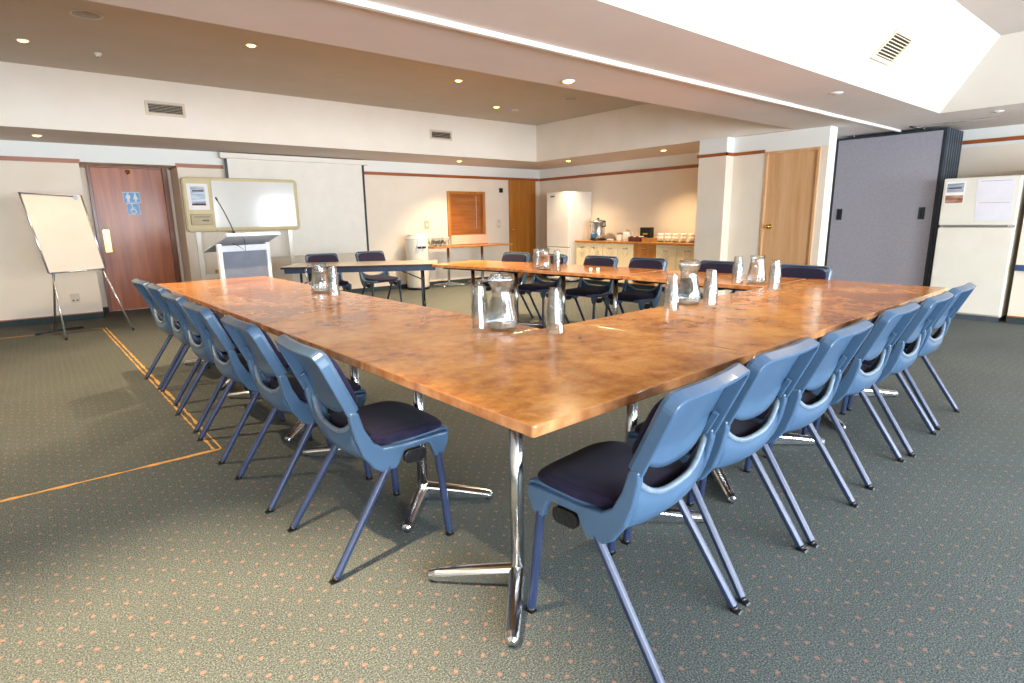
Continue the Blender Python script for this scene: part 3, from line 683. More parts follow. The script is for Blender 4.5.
# ------------------------------------------------------------------ chairs
def smoothstep(a, b, x):
    x = max(0, min(1, (x-a)/(b-a))); return x*x*(3-2*x)
def make_chair(label, fab, leg_mat):
    t = thing('stacking_chair', label, 'chair')
    # --- shell: two side plates, pan, rear bucket
    side = [(.258, .440), (.20, .442), (.05, .440), (-.02, .447), (-.055, .472), (-.085, .53), (-.106, .60), (-.139, .605), (-.139, .57), (-.124, .50), (-.10, .43), (-.06, .372), (-.03, .352), (.032, .352), (.045, .375), (.064, .413), (.168, .416), (.188, .375), (.193, .352), (.234, .352), (.258, .405)]
    for sx in (-1, 1):
        MB().prism(side, sx*.196, sx*.224, 'x').build('side_panel', M['blue'], t, bevel=.008, seg=3)
    HW = .204
    def rim_z(x): return .492+.085*abs(x/HW)**3.0
    prof = [(.266, .425), (.262, .446), (.22, .448), (.12, .442), (.03, .436), (-.02, .428), (-.055, .425)]
    m = MB()
    def pan(u, v):
        x = (u*2-1)*HW; k = v*(len(prof)-1); i = min(int(k), len(prof)-2); fr = k-i
        y = prof[i][0]*(1-fr)+prof[i+1][0]*fr; z = prof[i][1]*(1-fr)+prof[i+1][1]*fr
        return (x, y, z)
    m.grid(pan, 9, 13)
    sh = m.build('seat_shell', M['blue'], t, solid=.01)
    m = MB()
    # bucket: rear lower shell from under the seat up to the opening's rim
    def bucket(u, v):
        x = (u*2-1)*HW; zb = .395+.012*(x/HW)**2; zt = rim_z(x)
        z = zb+(zt-zb)*v
        bul = .020*(1-abs(x/HW)**2.5)
        yr = -.072-.05*v-.018*sin(pi*min(1, v*1.1))-bul*(1-.2*v)+.012*v*v
        return (x, yr, z)
    m.grid(bucket, 15, 9)
    m.build('rear_bucket', M['blue'], sh, solid=.008)
    m = MB()
    def under(u, v):
        x = (u*2-1)*HW; a = bucket(u, 0)
        y = a[1]+(.06-a[1])*v; z = a[2]-.012*sin(pi*v)*(1-abs(x/HW)**4)+(.43-a[2])*v*v
        return (x, y, z)
    m.grid(under, 15, 7); m.build('underside', M['blue'], sh, solid=.007)
    m = MB()
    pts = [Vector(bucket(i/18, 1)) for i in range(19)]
    m.tube(pts, .010, 8); m.build('bucket_rim', M['pale_rim'], sh)
    # --- backrest: dished pane with a raised rim around sides and top
    def rail(z):   # centre line of the back in y for a height
        return -.121-(z-.60)*.445
    BW = .207
    def low_z(x): return .562+.075*abs(x/BW)**2.6
    ZT = .815; RC = .033
    def pane(u, v):
        x = (u*2-1)*(BW-.004); zl = low_z(x)
        zt = ZT-.004 if abs(x) < BW-RC else ZT-.004-(RC-sqrt(max(0, RC*RC-(abs(x)-BW+RC)**2)))
        z = zl+(zt-zl)*v
        y = rail(z)+.022-.016*(1-(x/BW)**2)
        y -= .024*(1-smoothstep(0, .28, v))*(1-abs(x/BW)**3)
        return (x, y, z)
    m = MB(); m.grid(pane, 17, 13)
    bk = m.build('backrest', M['blue'], t, solid=.007)
    # rim sweep
    path = [(-BW, .596), (-BW, .66), (-BW, .72)]
    for k in range(7):
        a = R(180-90*k/6); path.append((-BW+RC+RC*cos(a), ZT-RC+RC*sin(a)))
    path += [(-.08, ZT), (0, ZT), (.08, ZT)]+[(-x, z) for x, z in reversed(path)]
    m = MB(); vs = []; n = len(path)
    for i, (x, z) in enumerate(path):
        x0, z0 = path[max(i-1, 0)]; x1, z1 = path[min(i+1, n-1)]
        tx, tz = x1-x0, z1-z0; l = sqrt(tx*tx+tz*tz); nx, nz = -tz/l, tx/l     # outward
        for (o_, dpt) in ((.010, -.024), (.012, .010), (.006, .024), (-.004, .024), (-.004, -.024)):
            xx = x+nx*o_; zz = z+nz*o_
            yy = rail(zz)-.016*(1-min(1, (xx/BW)**2))*.9
            # depth direction is the normal of the back plane
            vs.append((xx, yy+dpt*.90, zz+dpt*.43))
    fs = []
    for i in range(n-1):
        for j in range(5): fs.append((i*5+j, i*5+(j+1) % 5, (i+1)*5+(j+1) % 5, (i+1)*5+j))
    fs += [tuple(range(5)), tuple(range((n-1)*5, n*5))]
    m.add(vs, fs, False); m.build('back_rim', M['blue'], bk, bevel=.004)
    for sx in (-1, 1):
        MB().box(sx*.186-.006, sx*.186+.006, -.010, .010, -.04, .04, Matrix.Translation((0, rail(.63), .63)) @ Matrix.Rotation(R(26), 4, 'X')).build('back_bracket', M['blue'], bk, bevel=.003)
    # --- upholstery
    def cushion(u, v):
        a = 2*pi*u; n_ = 5.0
        ca, sa = cos(a), sin(a)
        cx_ = math.copysign(abs(ca)**(2/n_), ca); cy_ = math.copysign(abs(sa)**(2/n_), sa)
        if v < .25: r = 1.0; z = .444+.024*(v/.25)
        else:
            q = (v-.25)/.75; r = cos(q*pi/2)**.6 if q < 1 else 0; z = .468+.020*sin(q*pi/2)
        x = .205*cx_*r; y = .098+.178*cy_*r
        wf = .94+.06*smoothstep(-.05, .2, y)
        z += .012*smoothstep(.02, -.09, y)-.010*smoothstep(.18, .27, y)+.006*(x/.205)**2*smoothstep(0, -.08, y)
        return (x*wf, y, z)
    m = MB(); m.grid(cushion, 40, 11, True, True); m.build('seat_cushion', fab, t)
    m = MB()
    def pad(u, v):
        a = 2*pi*u; ca, sa = cos(a), sin(a); n_ = 5.0
        cx_ = math.copysign(abs(ca)**(2/n_), ca); cz_ = math.copysign(abs(sa)**(2/n_), sa)
        if v < .3: r = 1.0; dth = .026+.014*(v/.3)
        else:
            q = (v-.3)/.7; r = cos(q*pi/2)**.6 if q < 1 else 0; dth = .040+.008*sin(q*pi/2)
        x = .198*cx_*r; z = .694+.100*cz_*r
        y = rail(z)-.016*(1-(x/BW)**2)+dth
        return (x, y, z+dth*.4)
    m.grid(pad, 40, 9, True, True); m.build('back_cushion', fab, t)
    # --- legs
    for sx in (-1, 1):
        for (y0, z0, y1) in ((.212, .372, .243), (.003, .372, -.243)):
            a = Vector((sx*.210, y0, z0)); b_ = Vector((sx*.225, y1, 0)); d = (b_-a)
            p = a+d*.955
            m = MB(); m.tube([a, p], .0150, 8, sq=True, smooth=False); lg = m.build('leg', leg_mat, t, bevel=.002)
            m = MB(); m.tube([p, a+d*.985], .0142, 8, sq=True)
            # wedge-shaped tip cut flat on the floor
            e = a+d*.985
            vs = []
            for z, q in ((e.z, e), (0.0005, b_)):
                for (ux, uy) in ((-1, -1), (1, -1), (1, 1), (-1, 1)): vs.append((q.x+ux*.0125, q.y+uy*.0145, z))
            m.add(vs, [(0, 1, 5, 4), (1, 2, 6, 5), (2, 3, 7, 6), (3, 0, 4, 7), (4, 5, 6, 7), (3, 2, 1, 0)])
            m.build('leg_tip', M['black'], lg)
    # --- black ribbed stacking bumper under each side of the seat
    for sx in (-1, 1):
        m = MB(); m.prism(rrect(.066, .160, .352, .404, .022, 5), sx*.200, sx*.218, 'x'); bp = m.build('bumper', M['black'], t, bevel=.003)
        m = MB()
        for k in range(3):
            y = .088+k*.024
            m.prism([(y-.004, .36), (y+.004, .36), (y+.018, .397), (y+.010, .397)], sx*.217, sx*.222, 'x')
        m.build('bumper_rib', M['black'], bp)
    return t
SEAT = {}
proto = make_chair('', M['fabric'], M['blue_leg']); register(proto)
first = [True]
def place_chair(p, ang, label, group, z=0):
    if first[0]:
        first[0] = False; o = proto; o.location = (p.x, p.y, z); o.rotation_euler = (0, 0, ang); o['label'] = label; o['group'] = group; return o
    return dup(proto, (p.x, p.y, z), ang, label, group)
G1 = 'chairs along the right arm'
base = TR       # local +Y forward == table +Y
rc = [(.410, -.030, 4.5, 'blue chair at the near right, closest to camera, its navy seat fully in view'),
      (.939, -.008, 0, 'second blue chair from the camera in the right-hand row'),
      (1.450, -.018, 1, 'third blue chair from the camera in the right-hand row, wide back to us'),
      (2.135, -.005, 0, 'fourth blue chair from the camera in the right-hand row'),
      (2.696, -.020, 1, 'fifth blue chair in the right-hand row, next to the last'),
      (3.258, -.010, 0, 'last blue chair in the right-hand row, nearest the cream fridge')]
for x, y, a, l in rc: place_chair(tw(x, y), base+R(a), l, G1)
G2 = 'chairs along the left arm'
lc = [(.004, .990, -92, 'blue chair at the near end of the left-hand row, whole navy seat showing'),
      (-.005, 1.670, -90, 'second blue chair from the near end of the left-hand row'),
      (-.018, 2.375, -90, 'third blue chair from the near end of the left-hand row'),
      (-.008, 2.990, -89, 'fourth blue chair from the near end of the left-hand row'),
      (.020, 3.675, -90, 'fifth blue chair of the left-hand row, next to the far end'),
      (.005, 4.200, -88, 'sixth blue chair of the left-hand row, farthest, before the dark door')]
for x, y, a, l in lc: place_chair(tw(x, y), base+R(a), l, G2)
G3 = 'chairs along the far arm facing us'
fc = [(3.76, 4.50, 98, 'navy-backed chair at the left end of the far row, before the orange door'),
      (3.80, 3.90, 95, 'navy-backed chair behind the far water jug, in front of the tall fridge'),
      (3.86, 3.19, 95, 'navy-backed chair in front of the cream left part of the kitchen counter'),
      (3.89, 2.585, 93, 'navy-backed chair in front of the orange counter drawers'),
      (3.92, 1.80, 90, 'navy-backed chair in front of the white wall pier'),
      (3.92, 1.03, 90, 'navy-backed chair in front of the pale wooden door')]
for x, y, a, l in fc: place_chair(tw(x, y), base+R(a), l, G3)
G4 = 'chairs behind the folding table'
place_chair(Vector((2.91, 7.42, 0)), R(180-4), 'navy-backed chair at left behind folding table, below the screen', G4)
place_chair(Vector((3.64, 7.44, 0)), R(180+2), 'navy-backed chair at right behind folding table, its whole seat visible', G4)

# ------------------------------------------------------------------ glassware
def jug_proto():
    t = thing('water_jug', '', 'jug')
    out = [(0, .0), (.058, .0), (.069, .006), (.076, .03), (.074, .055), (.067, .09), (.058, .13), (.051, .165), (.048, .190), (.049, .200), (.058, .215), (.0635, .235), (.061, .252), (.054, .266)]
    inn = [(.0515, .2655), (.0585, .251), (.061, .235), (.0555, .216), (.0465, .201), (.0455, .190), (.0485, .164), (.0555, .129), (.0645, .089), (.0715, .055), (.0735, .032), (.067, .014), (.05, .010), (0, .010)]
    m = MB(); m.lathe(out+inn, 28); m.build('jug_body', M['glass'], t)
    wt = [(0, .0105), (.05, .0105), (.0665, .0145), (.0730, .032), (.071, .055), (.064, .089), (.055, .129), (.0482, .160), (0, .160)]
    m = MB(); m.lathe(wt, 28); m.build('water', M['water'], t)
    m = MB(); m.tube([(.058, 0, .225), (.088, 0, .230), (.108, 0, .205), (.110, 0, .155), (.098, 0, .10), (.072, 0, .070)], .008, 8); m.build('handle', M['glass'], t)
    return t
def plain_jug_proto():
    t = thing('water_jug', '', 'jug')
    out = [(0, 0), (.060, 0), (.071, .006), (.072, .03), (.066, .08), (.058, .13), (.052, .17), (.0505, .19), (.053, .208), (.056, .215)]
    inn = [(.0535, .2145), (.0505, .207), (.048, .19), (.0495, .17), (.0555, .13), (.0635, .08), (.0695, .03), (.067, .014), (.05, .010), (0, .010)]
    m = MB(); m.lathe(out+inn, 28); m.build('jug_body', M['glass'], t)
    m = MB(); m.lathe([(0, .0105), (.05, .0105), (.0665, .0145), (.069, .03), (.063, .08), (.055, .13), (.0515, .155), (0, .155)], 28); m.build('water', M['water'], t)
    m = MB(); m.tube([(.053, 0, .19), (.080, 0, .195), (.098, 0, .17), (.098, 0, .12), (.088, 0, .08), (.066, 0, .065)], .008, 8); m.build('handle', M['glass'], t)
    return t
JW = jug_proto(); JP = plain_jug_proto(); register(JW)
def glass_proto():
    t = thing('tumbler', '', 'glass')
    o = [(0, .118), (.0270, .118), (.0295, .115), (.0312, .10), (.0345, .07), (.0385, .04), (.0440, .004), (.0442, 0)]
    i = [(.0422, 0), (.0417, .004), (.0364, .04), (.0324, .07), (.0292, .099), (.0265, .104), (0, .104)]
    m = MB(); m.lathe(o+i, 14, smooth=False); m.build('tumbler_body', M['glass'], t)
    return t
GP = glass_proto()
register(JW)
fj = [True, True]
used = set()
def place_jug(a, b_, ang, label, kind=None):
    p = tw(a, b_, .73); o = kind or JW
    if o.name not in used:
        used.add(o.name); o.location = p; o.rotation_euler = (0, 0, ang); o['label'] = label; o['group'] = 'water jugs on the tables'; return
    dup(o, p, ang, label, 'water jugs on the tables')
def stack(a, b_, n, where, z=.73, world=None, step=.045, grp='upturned tumblers stacked on the tables'):
    for k in range(n):
        p = (world or tw(a, b_, z)).copy(); p.z = z+.0003+k*step
        pos = ['bottom', 'middle', 'top'][k] if n == 3 else ['bottom', 'top'][k]
        lab = '%s upturned tumbler of the stack %s' % (pos, where)
        if fj[1]:
            fj[1] = False; GP.location = p; GP['label'] = lab; GP['group'] = grp
        else: dup(GP, p, k*.4, lab, grp)
place_jug(.80, 1.07, R(-125), 'glass water jug at the inner corner of the U, nearest the camera')
stack(.755, 1.185, 3, 'left of the nearest water jug')
stack(.925, .835, 3, 'right of the nearest water jug')
place_jug(2.10, .875, R(60), 'glass water jug on the middle of the right arm')
stack(1.86, .83, 3, 'left of the jug on the right arm')
stack(2.195, .785, 3, 'right of the jug on the right arm')
place_jug(3.42, 1.10, R(200), 'glass water jug on the table before the pale wooden door', JP)
stack(3.36, 1.225, 3, 'left of the jug before the pale door')
stack(3.18, .85, 3, 'right of the jug before the pale door')
place_jug(3.24, 3.28, R(20), 'glass water jug on the far arm, before the tall fridge', JP)
stack(3.26, 3.42, 3, 'left of the jug before the tall fridge')
stack(3.24, 3.10, 3, 'right of the jug before the tall fridge')
place_jug(.80, 3.20, R(150), 'glass water jug at the far left, on the left arm of the U', JP)
stack(.80, 2.97, 3, 'right of the jug on the left arm')
# two little white packets on the far arm
for x, y, l in ((3.42, 2.80, 'tiny white packet on the far arm, left of the pair'), (3.46, 2.74, 'tiny white packet on the far arm, right of the pair')):
    t = thing('sugar_packet', l, 'packet', tw(x, y, .73), TR+R(20), 'white packets on the far arm')
    MB().box(-.018, .018, -.012, .012, 0.0005, .03).build('packet_body', M['paper'], t, bevel=.004)
    MB().box(-.012, .012, -.0125, -.012, .008, .022).build('packet_label', M['lilac'], t)

# ------------------------------------------------------------------ white dispenser, hatch table and its glasses
t = thing('water_dispenser', 'tall white cylindrical dispenser with two black taps below the beige switch', 'dispenser', (5.36, 9.31, 0))
MB().lathe([(0, 0), (.20, 0), (.20, .04), (0, .04)], 28).build('base', M['black'], t)
m = MB(); m.lathe([(.195, .04), (.205, .06), (.205, .90), (.20, .94), (.17, .965), (0, .97)], 32); m.build('body', M['cream'], t)
m = MB(); m.lathe([(.207, .91), (.211, .915), (.211, .93), (.205, .94)], 32); m.build('lid_band', M['white'], t)
m = MB(); m.lathe([(0, .97), (.15, .97), (.15, .985), (.12, 1.0), (0, 1.0)], 24); m.build('lid', M['white'], t)
for k, ang in enumerate((-112, -88)):
    a = R(ang); x, y = .205*cos(a), .205*sin(a)
    m = MB(); m.prism([(x-.045, .74), (x+.045, .74), (x+.008, .90), (x-.008, .90)], y-.02, y+.03, 'y'); tp = m.build('tap_shield', M['white'], t, bevel=.004)
    m = MB(); m.box(x-.028, x+.028, y-.07, y-.015, .75, .79); m.build('tap', M['black'], tp, bevel=.006)
t = thing('side_table', 'narrow wood-topped table on chrome pedestals below the serving hatch', 'table', (6.48, 9.28, 0))
m = MB(); m.prism(rrect(-.895, 1.0, -.20, .27, .03, 4), .735, .76, 'z'); m.build('tabletop', M['wood_orange'], t, bevel=.004)
for x in (-.46, .34):
    MB().lathe([(0, .03), (.026, .03), (.026, .736), (0, .736)], 16, x, 0).build('column', M['chrome'], t)
    for k in range(4):
        a = R(45+90*k); p0 = Vector((x, 0, 0)); p1 = p0+Vector((cos(a)*.34, sin(a)*.25, 0))
        m = MB(); foot(m, p0, p1); m.build('foot', M['chrome'], t)
k = 0
for r_ in range(2):
    for c_ in range(4):
        x = 5.66+c_*.10+r_*.04; y = 9.40-r_*.13
        lab = 'upturned glass of the %s stack in the %s row on the hatch table' % (['leftmost', 'second', 'third', 'rightmost'][c_], ['back', 'front'][r_])
        dup(GP, (x, y, .7604), 0, 'lower '+lab, 'upturned glasses on the hatch table')
        dup(GP, (x, y, .8054), .4, 'upper '+lab, 'upturned glasses on the hatch table')
t = thing('hatch_ledge_board', 'pale peach board standing at the foot of the serving hatch', 'board', (6.69, 9.515, .7603))
MB().box(-.43, .44, -.012, .008, 0, .19).build('board_face', M['pink'], t, bevel=.004)
MB().box(-.43, .44, -.014, .01, 0, .012).build('lower_strip', M['rail'], t)

# ------------------------------------------------------------------ tall fridge
t = thing('tall_fridge', 'tall white fridge freezer standing at the left of the kitchen counter', 'fridge', (8.32, 8.34, 0))
m = MB(); m.box(-.27, .32, -.31, .31, .03, 1.75); m.build('cabinet', M['white'], t, bevel=.01)
m = MB(); m.box(-.33, -.275, -.31, .31, .69, 1.75); d = m.build('upper_door', M['white'], t, bevel=.012)
MB().box(-.333, -.33, .08, .20, 1.655, 1.68).build('badge', M['midframe'], d)
m = MB(); m.box(-.33, -.275, -.31, .31, .06, .68); m.build('lower_door', M['white'], t, bevel=.012)
m = MB(); m.box(-.26, .30, -.29, .29, 0, .03); m.build('plinth', M['black'], t)
MB().box(-.28, -.27, -.30, .30, .68, .69).build('door_gap', M['vent_dark'], t)

# ------------------------------------------------------------------ kitchen units
CXF = 8.10   # front plane of the cabinets
def cup_handle(m, y, z):
    m.tube([(-.002, y-.05, z), (-.022, y-.04, z), (-.022, y+.04, z), (-.002, y+.05, z)], .008, 6)
def cabinet(label, y0, y1, doors, mat, drawers=0):
    t = thing('base_cabinet' if not drawers else 'drawer_cabinet', label, 'cabinet', (CXF, (y0+y1)/2, 0)); w_ = (y1-y0)/2
    MB().box(.02, .53, -w_, w_, .08, .785).build('carcass', mat, t)
    MB().box(.07, .5, -w_, w_, 0, .08).build('kickboard', M['skirt'], t)
    if drawers:
        hz = [(.09, .27), (.275, .455), (.46, .625), (.63, .775)]
        for a, b_ in hz:
            d = MB().box(0, .02, -w_+.004, w_-.004, a, b_).build('drawer', mat, t, bevel=.003)
            m = MB(); cup_handle(m, 0, (a+b_)/2+.01); m.build('handle', M['brass'], d)
    else:
        n = doors; ww = 2*w_/n
        for k in range(n):
            a = -w_+k*ww
            d = MB().box(0, .02, a+.004, a+ww-.004, .09, .745).build('door', mat, t, bevel=.003)
            m = MB(); cup_handle(m, a+ww/2, .70); m.build('handle', M['steel'], d)
            # cord loop hanging off the handle
            m = MB(); m.tube([(-.008, a+ww/2-.08, .68), (-.012, a+ww/2-.05, .60), (-.012, a+ww/2, .56), (-.012, a+ww/2+.05, .60), (-.008, a+ww/2+.08, .68)], .004, 6); m.build('cord_loop', M['vent'], d)
    MB().box(.0, .02, -w_, w_, .775 if drawers else .75, .785).build('top_rail', M['cab'] if not drawers else mat, t)
    return t
cabinet('cream base cabinet with two doors at the left end of counter, beside fridge', 7.25, 7.92, 2, M['cab'])
cabinet('cream base cabinet with two doors directly left of the orange drawers', 6.52, 7.245, 2, M['cab'])
cabinet('orange wood drawer unit in the middle of the kitchen counter', 6.05, 6.515, 1, M['wood_orange'], 4)
cabinet('cream base cabinet with two doors right of the orange drawers', 5.22, 6.045, 2, M['cab'])
t = thing('kitchen_worktop', 'long pale kitchen worktop with orange wood edge', 'worktop', (8.36, 6.54, .787))
MB().box(-.27, .285, -1.40, 1.40, 0, .033).build('worktop_slab', M['tan'], t, bevel=.003)
MB().box(-.285, -.27, -1.40, 1.40, 0, .034).build('front_edge', M['wood_orange'], t, bevel=.004)
ZW = .8205
t = thing('drinks_urn', 'chrome hot water urn with black handles on the kitchen counter', 'urn', (8.36, 7.60, ZW))
MB().lathe([(0, 0), (.155, 0), (.155, .03), (0, .03)], 28).build('base', M['black'], t)
m = MB(); m.lathe([(.13, .03), (.135, .05), (.135, .335), (.13, .345), (0, .35)], 32); m.build('barrel', M['chrome'], t)
m = MB(); m.lathe([(.138, .345), (.138, .36), (.10, .385), (.03, .395), (0, .395)], 28); l = m.build('lid', M['steel'], t)
MB().lathe([(0, .395), (.018, .395), (.022, .42), (0, .425)], 12).build('lid_knob', M['black'], l)
for s in (-1, 1):
    m = MB(); m.tube([(0, s*.135, .36), (0, s*.18, .36), (0, s*.185, .27), (0, s*.14, .26)], .014, 8); m.build('handle', M['black'], t)
m = MB(); m.tube([(-.13, 0, .07), (-.175, 0, .075), (-.18, 0, .05)], .011, 8); m.build('tap', M['black'], t)
MB().box(-.142, -.134, -.06, .06, .05, .13).build('control_label', M['sign_blue'], t, bevel=.002)
t = thing('storage_jar', 'small white lidded jar right of the urn', 'jar', (8.36, 7.06, ZW))
m = MB(); m.lathe([(0, 0), (.05, 0), (.052, .01), (.052, .10), (.046, .12), (0, .12)], 20); m.build('jar_body', M['cup'], t)
m = MB(); m.lathe([(.054, .12), (.054, .145), (.02, .155), (0, .155)], 20); m.build('lid', M['greycup'], t)
t = thing('saucer_pile', 'low round cream dish between urn and white jar', 'dish', (8.32, 7.24, ZW))
m = MB(); m.lathe([(0, .0), (.05, 0), (.075, .03), (.072, .032), (.048, .008), (0, .008)], 20); m.build('dish_bowl', M['cup'], t)
m = MB(); m.lathe([(.03, -.0005), (.04, -.0005), (.04, .003), (.03, .003)], 16); m.build('foot_ring', M['greycup'], t)
t = thing('electric_kettle', 'small white kettle between the jar and the black box', 'kettle', (8.38, 6.90, ZW))
m = MB(); m.lathe([(0, 0), (.075, 0), (.08, .01), (.075, .10), (.06, .17), (0, .175)], 24); m.build('body', M['white'], t)
m = MB(); m.lathe([(.058, .172), (.05, .185), (.012, .19), (.012, .205), (0, .207)], 16); m.build('lid', M['steel'], t)
m = MB(); m.tube([(0, -.06, .165), (0, -.115, .165), (0, -.12, .08), (0, -.08, .04)], .011, 8); m.build('handle', M['white'], t)
m = MB(); m.tube([(0, .06, .12), (0, .10, .16)], .014, 8, radii=[.018, .010]); m.build('spout', M['white'], t)
t = thing('tea_box', 'black box standing upright on kitchen counter behind the baskets', 'box', (8.50, 6.55, ZW))
MB().box(-.05, .05, -.115, .115, 0, .245).build('box_body', M['black'], t, bevel=.004)
MB().box(-.053, -.05, -.05, .05, .12, .145).build('gold_label', M['gold'], t)
def basket(name, label, y, w_, mat, h_):
    t = thing(name, label, 'basket', (8.30, y, ZW))
    m = MB()
    vs = []; n = 4
    m.prism(rrect(-.085, .085, -w_, w_, .02, 3), 0, .008, 'z')
    for (x0, x1, y0, y1) in ((-.085, -.075, -w_, w_), (.075, .085, -w_, w_), (-.085, .085, -w_, -w_+.01), (-.085, .085, w_-.01, w_)): m.box(x0, x1, y0, y1, 0, h_)
    m.build('basket_body', mat, t, bevel=.003)
    m = MB()
    for (a, b_) in (((-.08, -w_), (-.08, w_)), ((.08, -w_), (.08, w_)), ((-.08, -w_), (.08, -w_)), ((-.08, w_), (.08, w_))): m.tube([(a[0], a[1], h_), (b_[0], b_[1], h_)], .007, 6)
    m.build('basket_rim', mat, t)
    return t
basket('brown_basket', 'dark brown basket of packets in front of the black box', 6.60, .14, M['brown'], .075)
basket('wooden_tray', 'small tan wooden tray right of the brown basket', 6.34, .10, M['tan'], .06)
for k in range(4):
    t = thing('tea_packet', ['dark red packet at left end of the brown basket', 'cream packet second from left in brown basket', 'dark red packet third from left in brown basket', 'cream packet at right end of the brown basket'][k], 'packet', (8.30, 6.70-k*.062, ZW+.009), 0, 'packets in the brown basket')
    MB().box(-.05, .05, -.024, .024, 0, .085).build('packet_body', M['brown'] if k % 2 == 0 else M['cup'], t, bevel=.003)
    MB().box(-.05, .05, -.010, .010, .085, .089).build('packet_fold', M['gold'], t)
def cup_proto():
    t = thing('coffee_cup', '', 'cup')
    m = MB(); m.lathe([(0, 0), (.030, 0), (.033, .005), (.046, .036), (.052, .076), (.049, .076), (.042, .036), (.028, .009), (0, .008)], 20); m.build('cup_bowl', M['cup'], t)
    m = MB(); m.tube([(-.047, 0, .062), (-.072, 0, .056), (-.070, 0, .03), (-.042, 0, .025)], .005, 6); m.build('handle', M['cup'], t)
    return t
CP = cup_proto(); register(CP)
fcup = True
ords = ['first', 'second', 'third', 'fourth', 'fifth']
for s in range(5):
    y = 6.12-s*.155
    t = thing('saucer_stack', '%s grey saucer pile from the left, under cups on the counter' % ords[s], 'saucers', (8.32, y, ZW), 0, 'saucers under the cups')
    m = MB()
    for j in range(3): m.lathe([(0, j*.007), (.03, j*.007), (.062, j*.007+.009), (.062, j*.007+.011), (.03, j*.007+.004), (0, j*.007+.004)], 20)
    m.build('saucers', M['greycup'], t)
    for k in range(2):
        lab = '%s cup of the %s cup stack from the left on the counter' % (['lower', 'upper'][k], ords[s])
        z = ZW+.0185+k*.058
        if fcup: fcup = False; CP.location = (8.32, y, z); CP['label'] = lab; CP['group'] = 'white cups stacked on the counter'
        else: dup(CP, (8.32, y, z), .3*k, lab, 'white cups stacked on the counter')

# ------------------------------------------------------------------ operable partition panels parked in a stack
def panel(x0, label, front=False):
    t = thing('partition_panel', label, 'partition', (x0, 2.93, 0), 0, 'parked partition panels')
    MB().box(.004, .076, -.615, .57, .06, 2.225).build('panel_face', M['greypanel'], t)
    m = MB(); m.box(0, .08, -.655, -.615, .03, 2.255); m.box(0, .08, .57, .61, .03, 2.255); m.box(0, .08, -.615, .57, 2.225, 2.255); m.box(0, .08, -.615, .57, .03, .06)
    m.build('edge_frame', M['darkframe'], t, bevel=.004)
    m = MB(); m.box(.028, .052, -.67, -.655, .03, 2.25); m.build('edge_seal', M['midframe'], t)
    m = MB(); m.box(.01, .07, -.55, .55, 0.002, .03); m.build('bottom_seal', M['black'], t)
    for y in (-.4, .4):
        MB().tube([(.04, y, 2.255), (.04, y, 2.279)], .012, 8).build('hanger', M['steel'], t)
    if front:
        for y in (-.50, .47):
            h = MB().box(-.006, .004, y-.035, y+.035, 1.17, 1.32).build('flush_handle', M['darkframe'], t, bevel=.003)
            MB().box(-.008, -.005, y-.012, y+.012, 1.19, 1.30).build('handle_recess', M['black'], h)
    return t
for k in range(7):
    lab = 'grey partition panel facing the room, with two dark flush handles' if k == 0 else 'grey partition panel, %s behind the front one in the parked stack' % ['', 'first', 'second', 'third', 'fourth', 'fifth', 'last'][k]
    panel(8.66+k*.092, lab, k == 0)

# ------------------------------------------------------------------ right-hand fridge
t = thing('fridge_freezer', 'cream fridge with papers on its freezer door, right of partition', 'fridge', (8.76, 1.82, 0))
MB().box(-.29, .36, -.355, .355, .05, 1.63).build('cabinet', M['cream'], t, bevel=.01)
fz = MB().box(-.345, -.295, -.355, .355, 1.10, 1.64).build('freezer_door', M['cream'], t, bevel=.012)
fd = MB().box(-.345, -.295, -.355, .355, .07, 1.075).build('fridge_door', M['cream'], t, bevel=.012)
MB().box(-.352, -.345, -.30, .31, 1.085, 1.105).build('handle', M['steel'], fz, bevel=.003)
MB().box(-.30, -.29, -.35, .35, 1.075, 1.10).build('door_gap', M['alu'], t)
MB().box(-.32, .3, -.34, .34, .0, .05).build('kick_grille', M['midframe'], t)
def mag(name, label, y0, y1, z0, z1, mat, group=None):
    t_ = thing(name, label, 'paper', (8.4135, (y0+y1)/2, z0), 0, group); w_ = (y1-y0)/2
    MB().box(-.0012, .0008, -w_, w_, 0, z1-z0).build('sheet', mat, t_)
    return t_
t_ = mag('photo_print', 'printed picture sheet at the left on the freezer door', 1.96, 2.15, 1.345, 1.60, M['paper'])
MB().box(-.002, -.0013, -.08, .08, .135, .235).build('upper_picture', M['photo1'], t_)
MB().box(-.002, -.0013, -.085, .085, .01, .10).build('lower_picture', M['photo2'], t_)
MB().box(-.0026, -.0021, -.06, .065, .175, .19).build('title_band', M['brown'], t_)
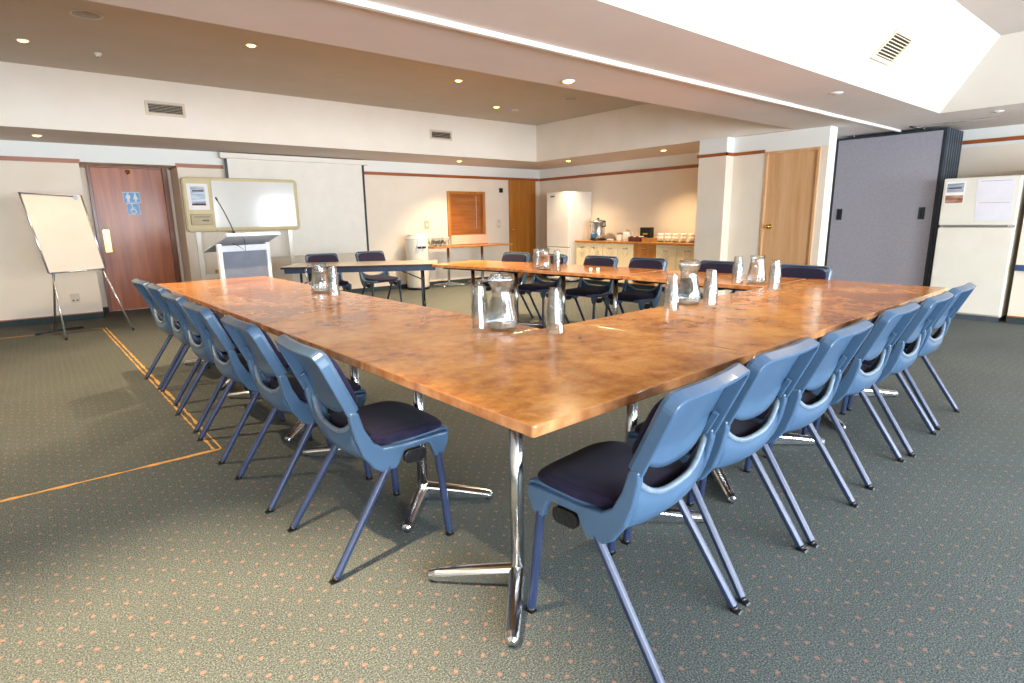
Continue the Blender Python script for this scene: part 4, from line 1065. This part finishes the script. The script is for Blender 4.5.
t_ = mag('notice_sheet', 'upper lilac notice sheet on the right of the freezer door', 1.52, 1.85, 1.385, 1.615, M['lilac'], 'notices on the freezer door')
MB().box(-.002, -.0013, -.14, .14, .205, .208).build('printed_line', M['midframe'], t_)
t_ = mag('notice_sheet', 'lower lilac notice sheet on the right of the freezer door', 1.51, 1.84, 1.15, 1.375, M['lilac'], 'notices on the freezer door')
MB().box(-.002, -.0013, -.14, .14, .20, .203).build('printed_line', M['midframe'], t_)

# ------------------------------------------------------------------ light
wd = bpy.data.worlds.new('sky'); SC.world = wd; wd.use_nodes = True
nt = wd.node_tree; bg = nt.nodes['Background']
bg.inputs[0].default_value = (.62, .80, 1, 1); bg.inputs[1].default_value = 4
for i, (a, b_) in enumerate(WN):
    lamp('window_daylight', 'AREA', ((a+b_)/2, YF+.02, 1.30), [215, 215, 85, 95][i], (.84, .92, 1), rot=(R(-72), 0, R(180)), shape='RECTANGLE', size=b_-a, size_y=1.6, spread=R(150))

# ------------------------------------------------------------------ camera
cam = bpy.data.cameras.new('camera'); co = bpy.data.objects.new('camera', cam); COL.objects.link(co)
cam.sensor_width = 36; cam.lens = 570.9/1024*36; cam.clip_start = .05
pi_, ro_, yr_ = .21162696649909235, -.014654993988780129, .8873694864792672
fw = Vector((0, cos(pi_), -sin(pi_))); up = Vector((0, sin(pi_), cos(pi_))); rt = Vector((1, 0, 0))
r2 = rt*cos(ro_)+up*sin(ro_); u2 = -rt*sin(ro_)+up*cos(ro_)
W3 = Matrix(((sin(yr_), cos(yr_), 0), (-cos(yr_), sin(yr_), 0), (0, 0, 1)))
r3, u3, f3 = W3 @ r2, W3 @ u2, W3 @ fw
co.matrix_world = Matrix(((r3.x, u3.x, -f3.x, 0), (r3.y, u3.y, -f3.y, 0), (r3.z, u3.z, -f3.z, 1.25), (0, 0, 0, 1)))
SC.camera = co
SC.view_settings.view_transform = 'Standard'; SC.view_settings.look = 'None'
SC.view_settings.exposure = .62; SC.view_settings.gamma = 1; SC.view_settings.use_curve_mapping = False
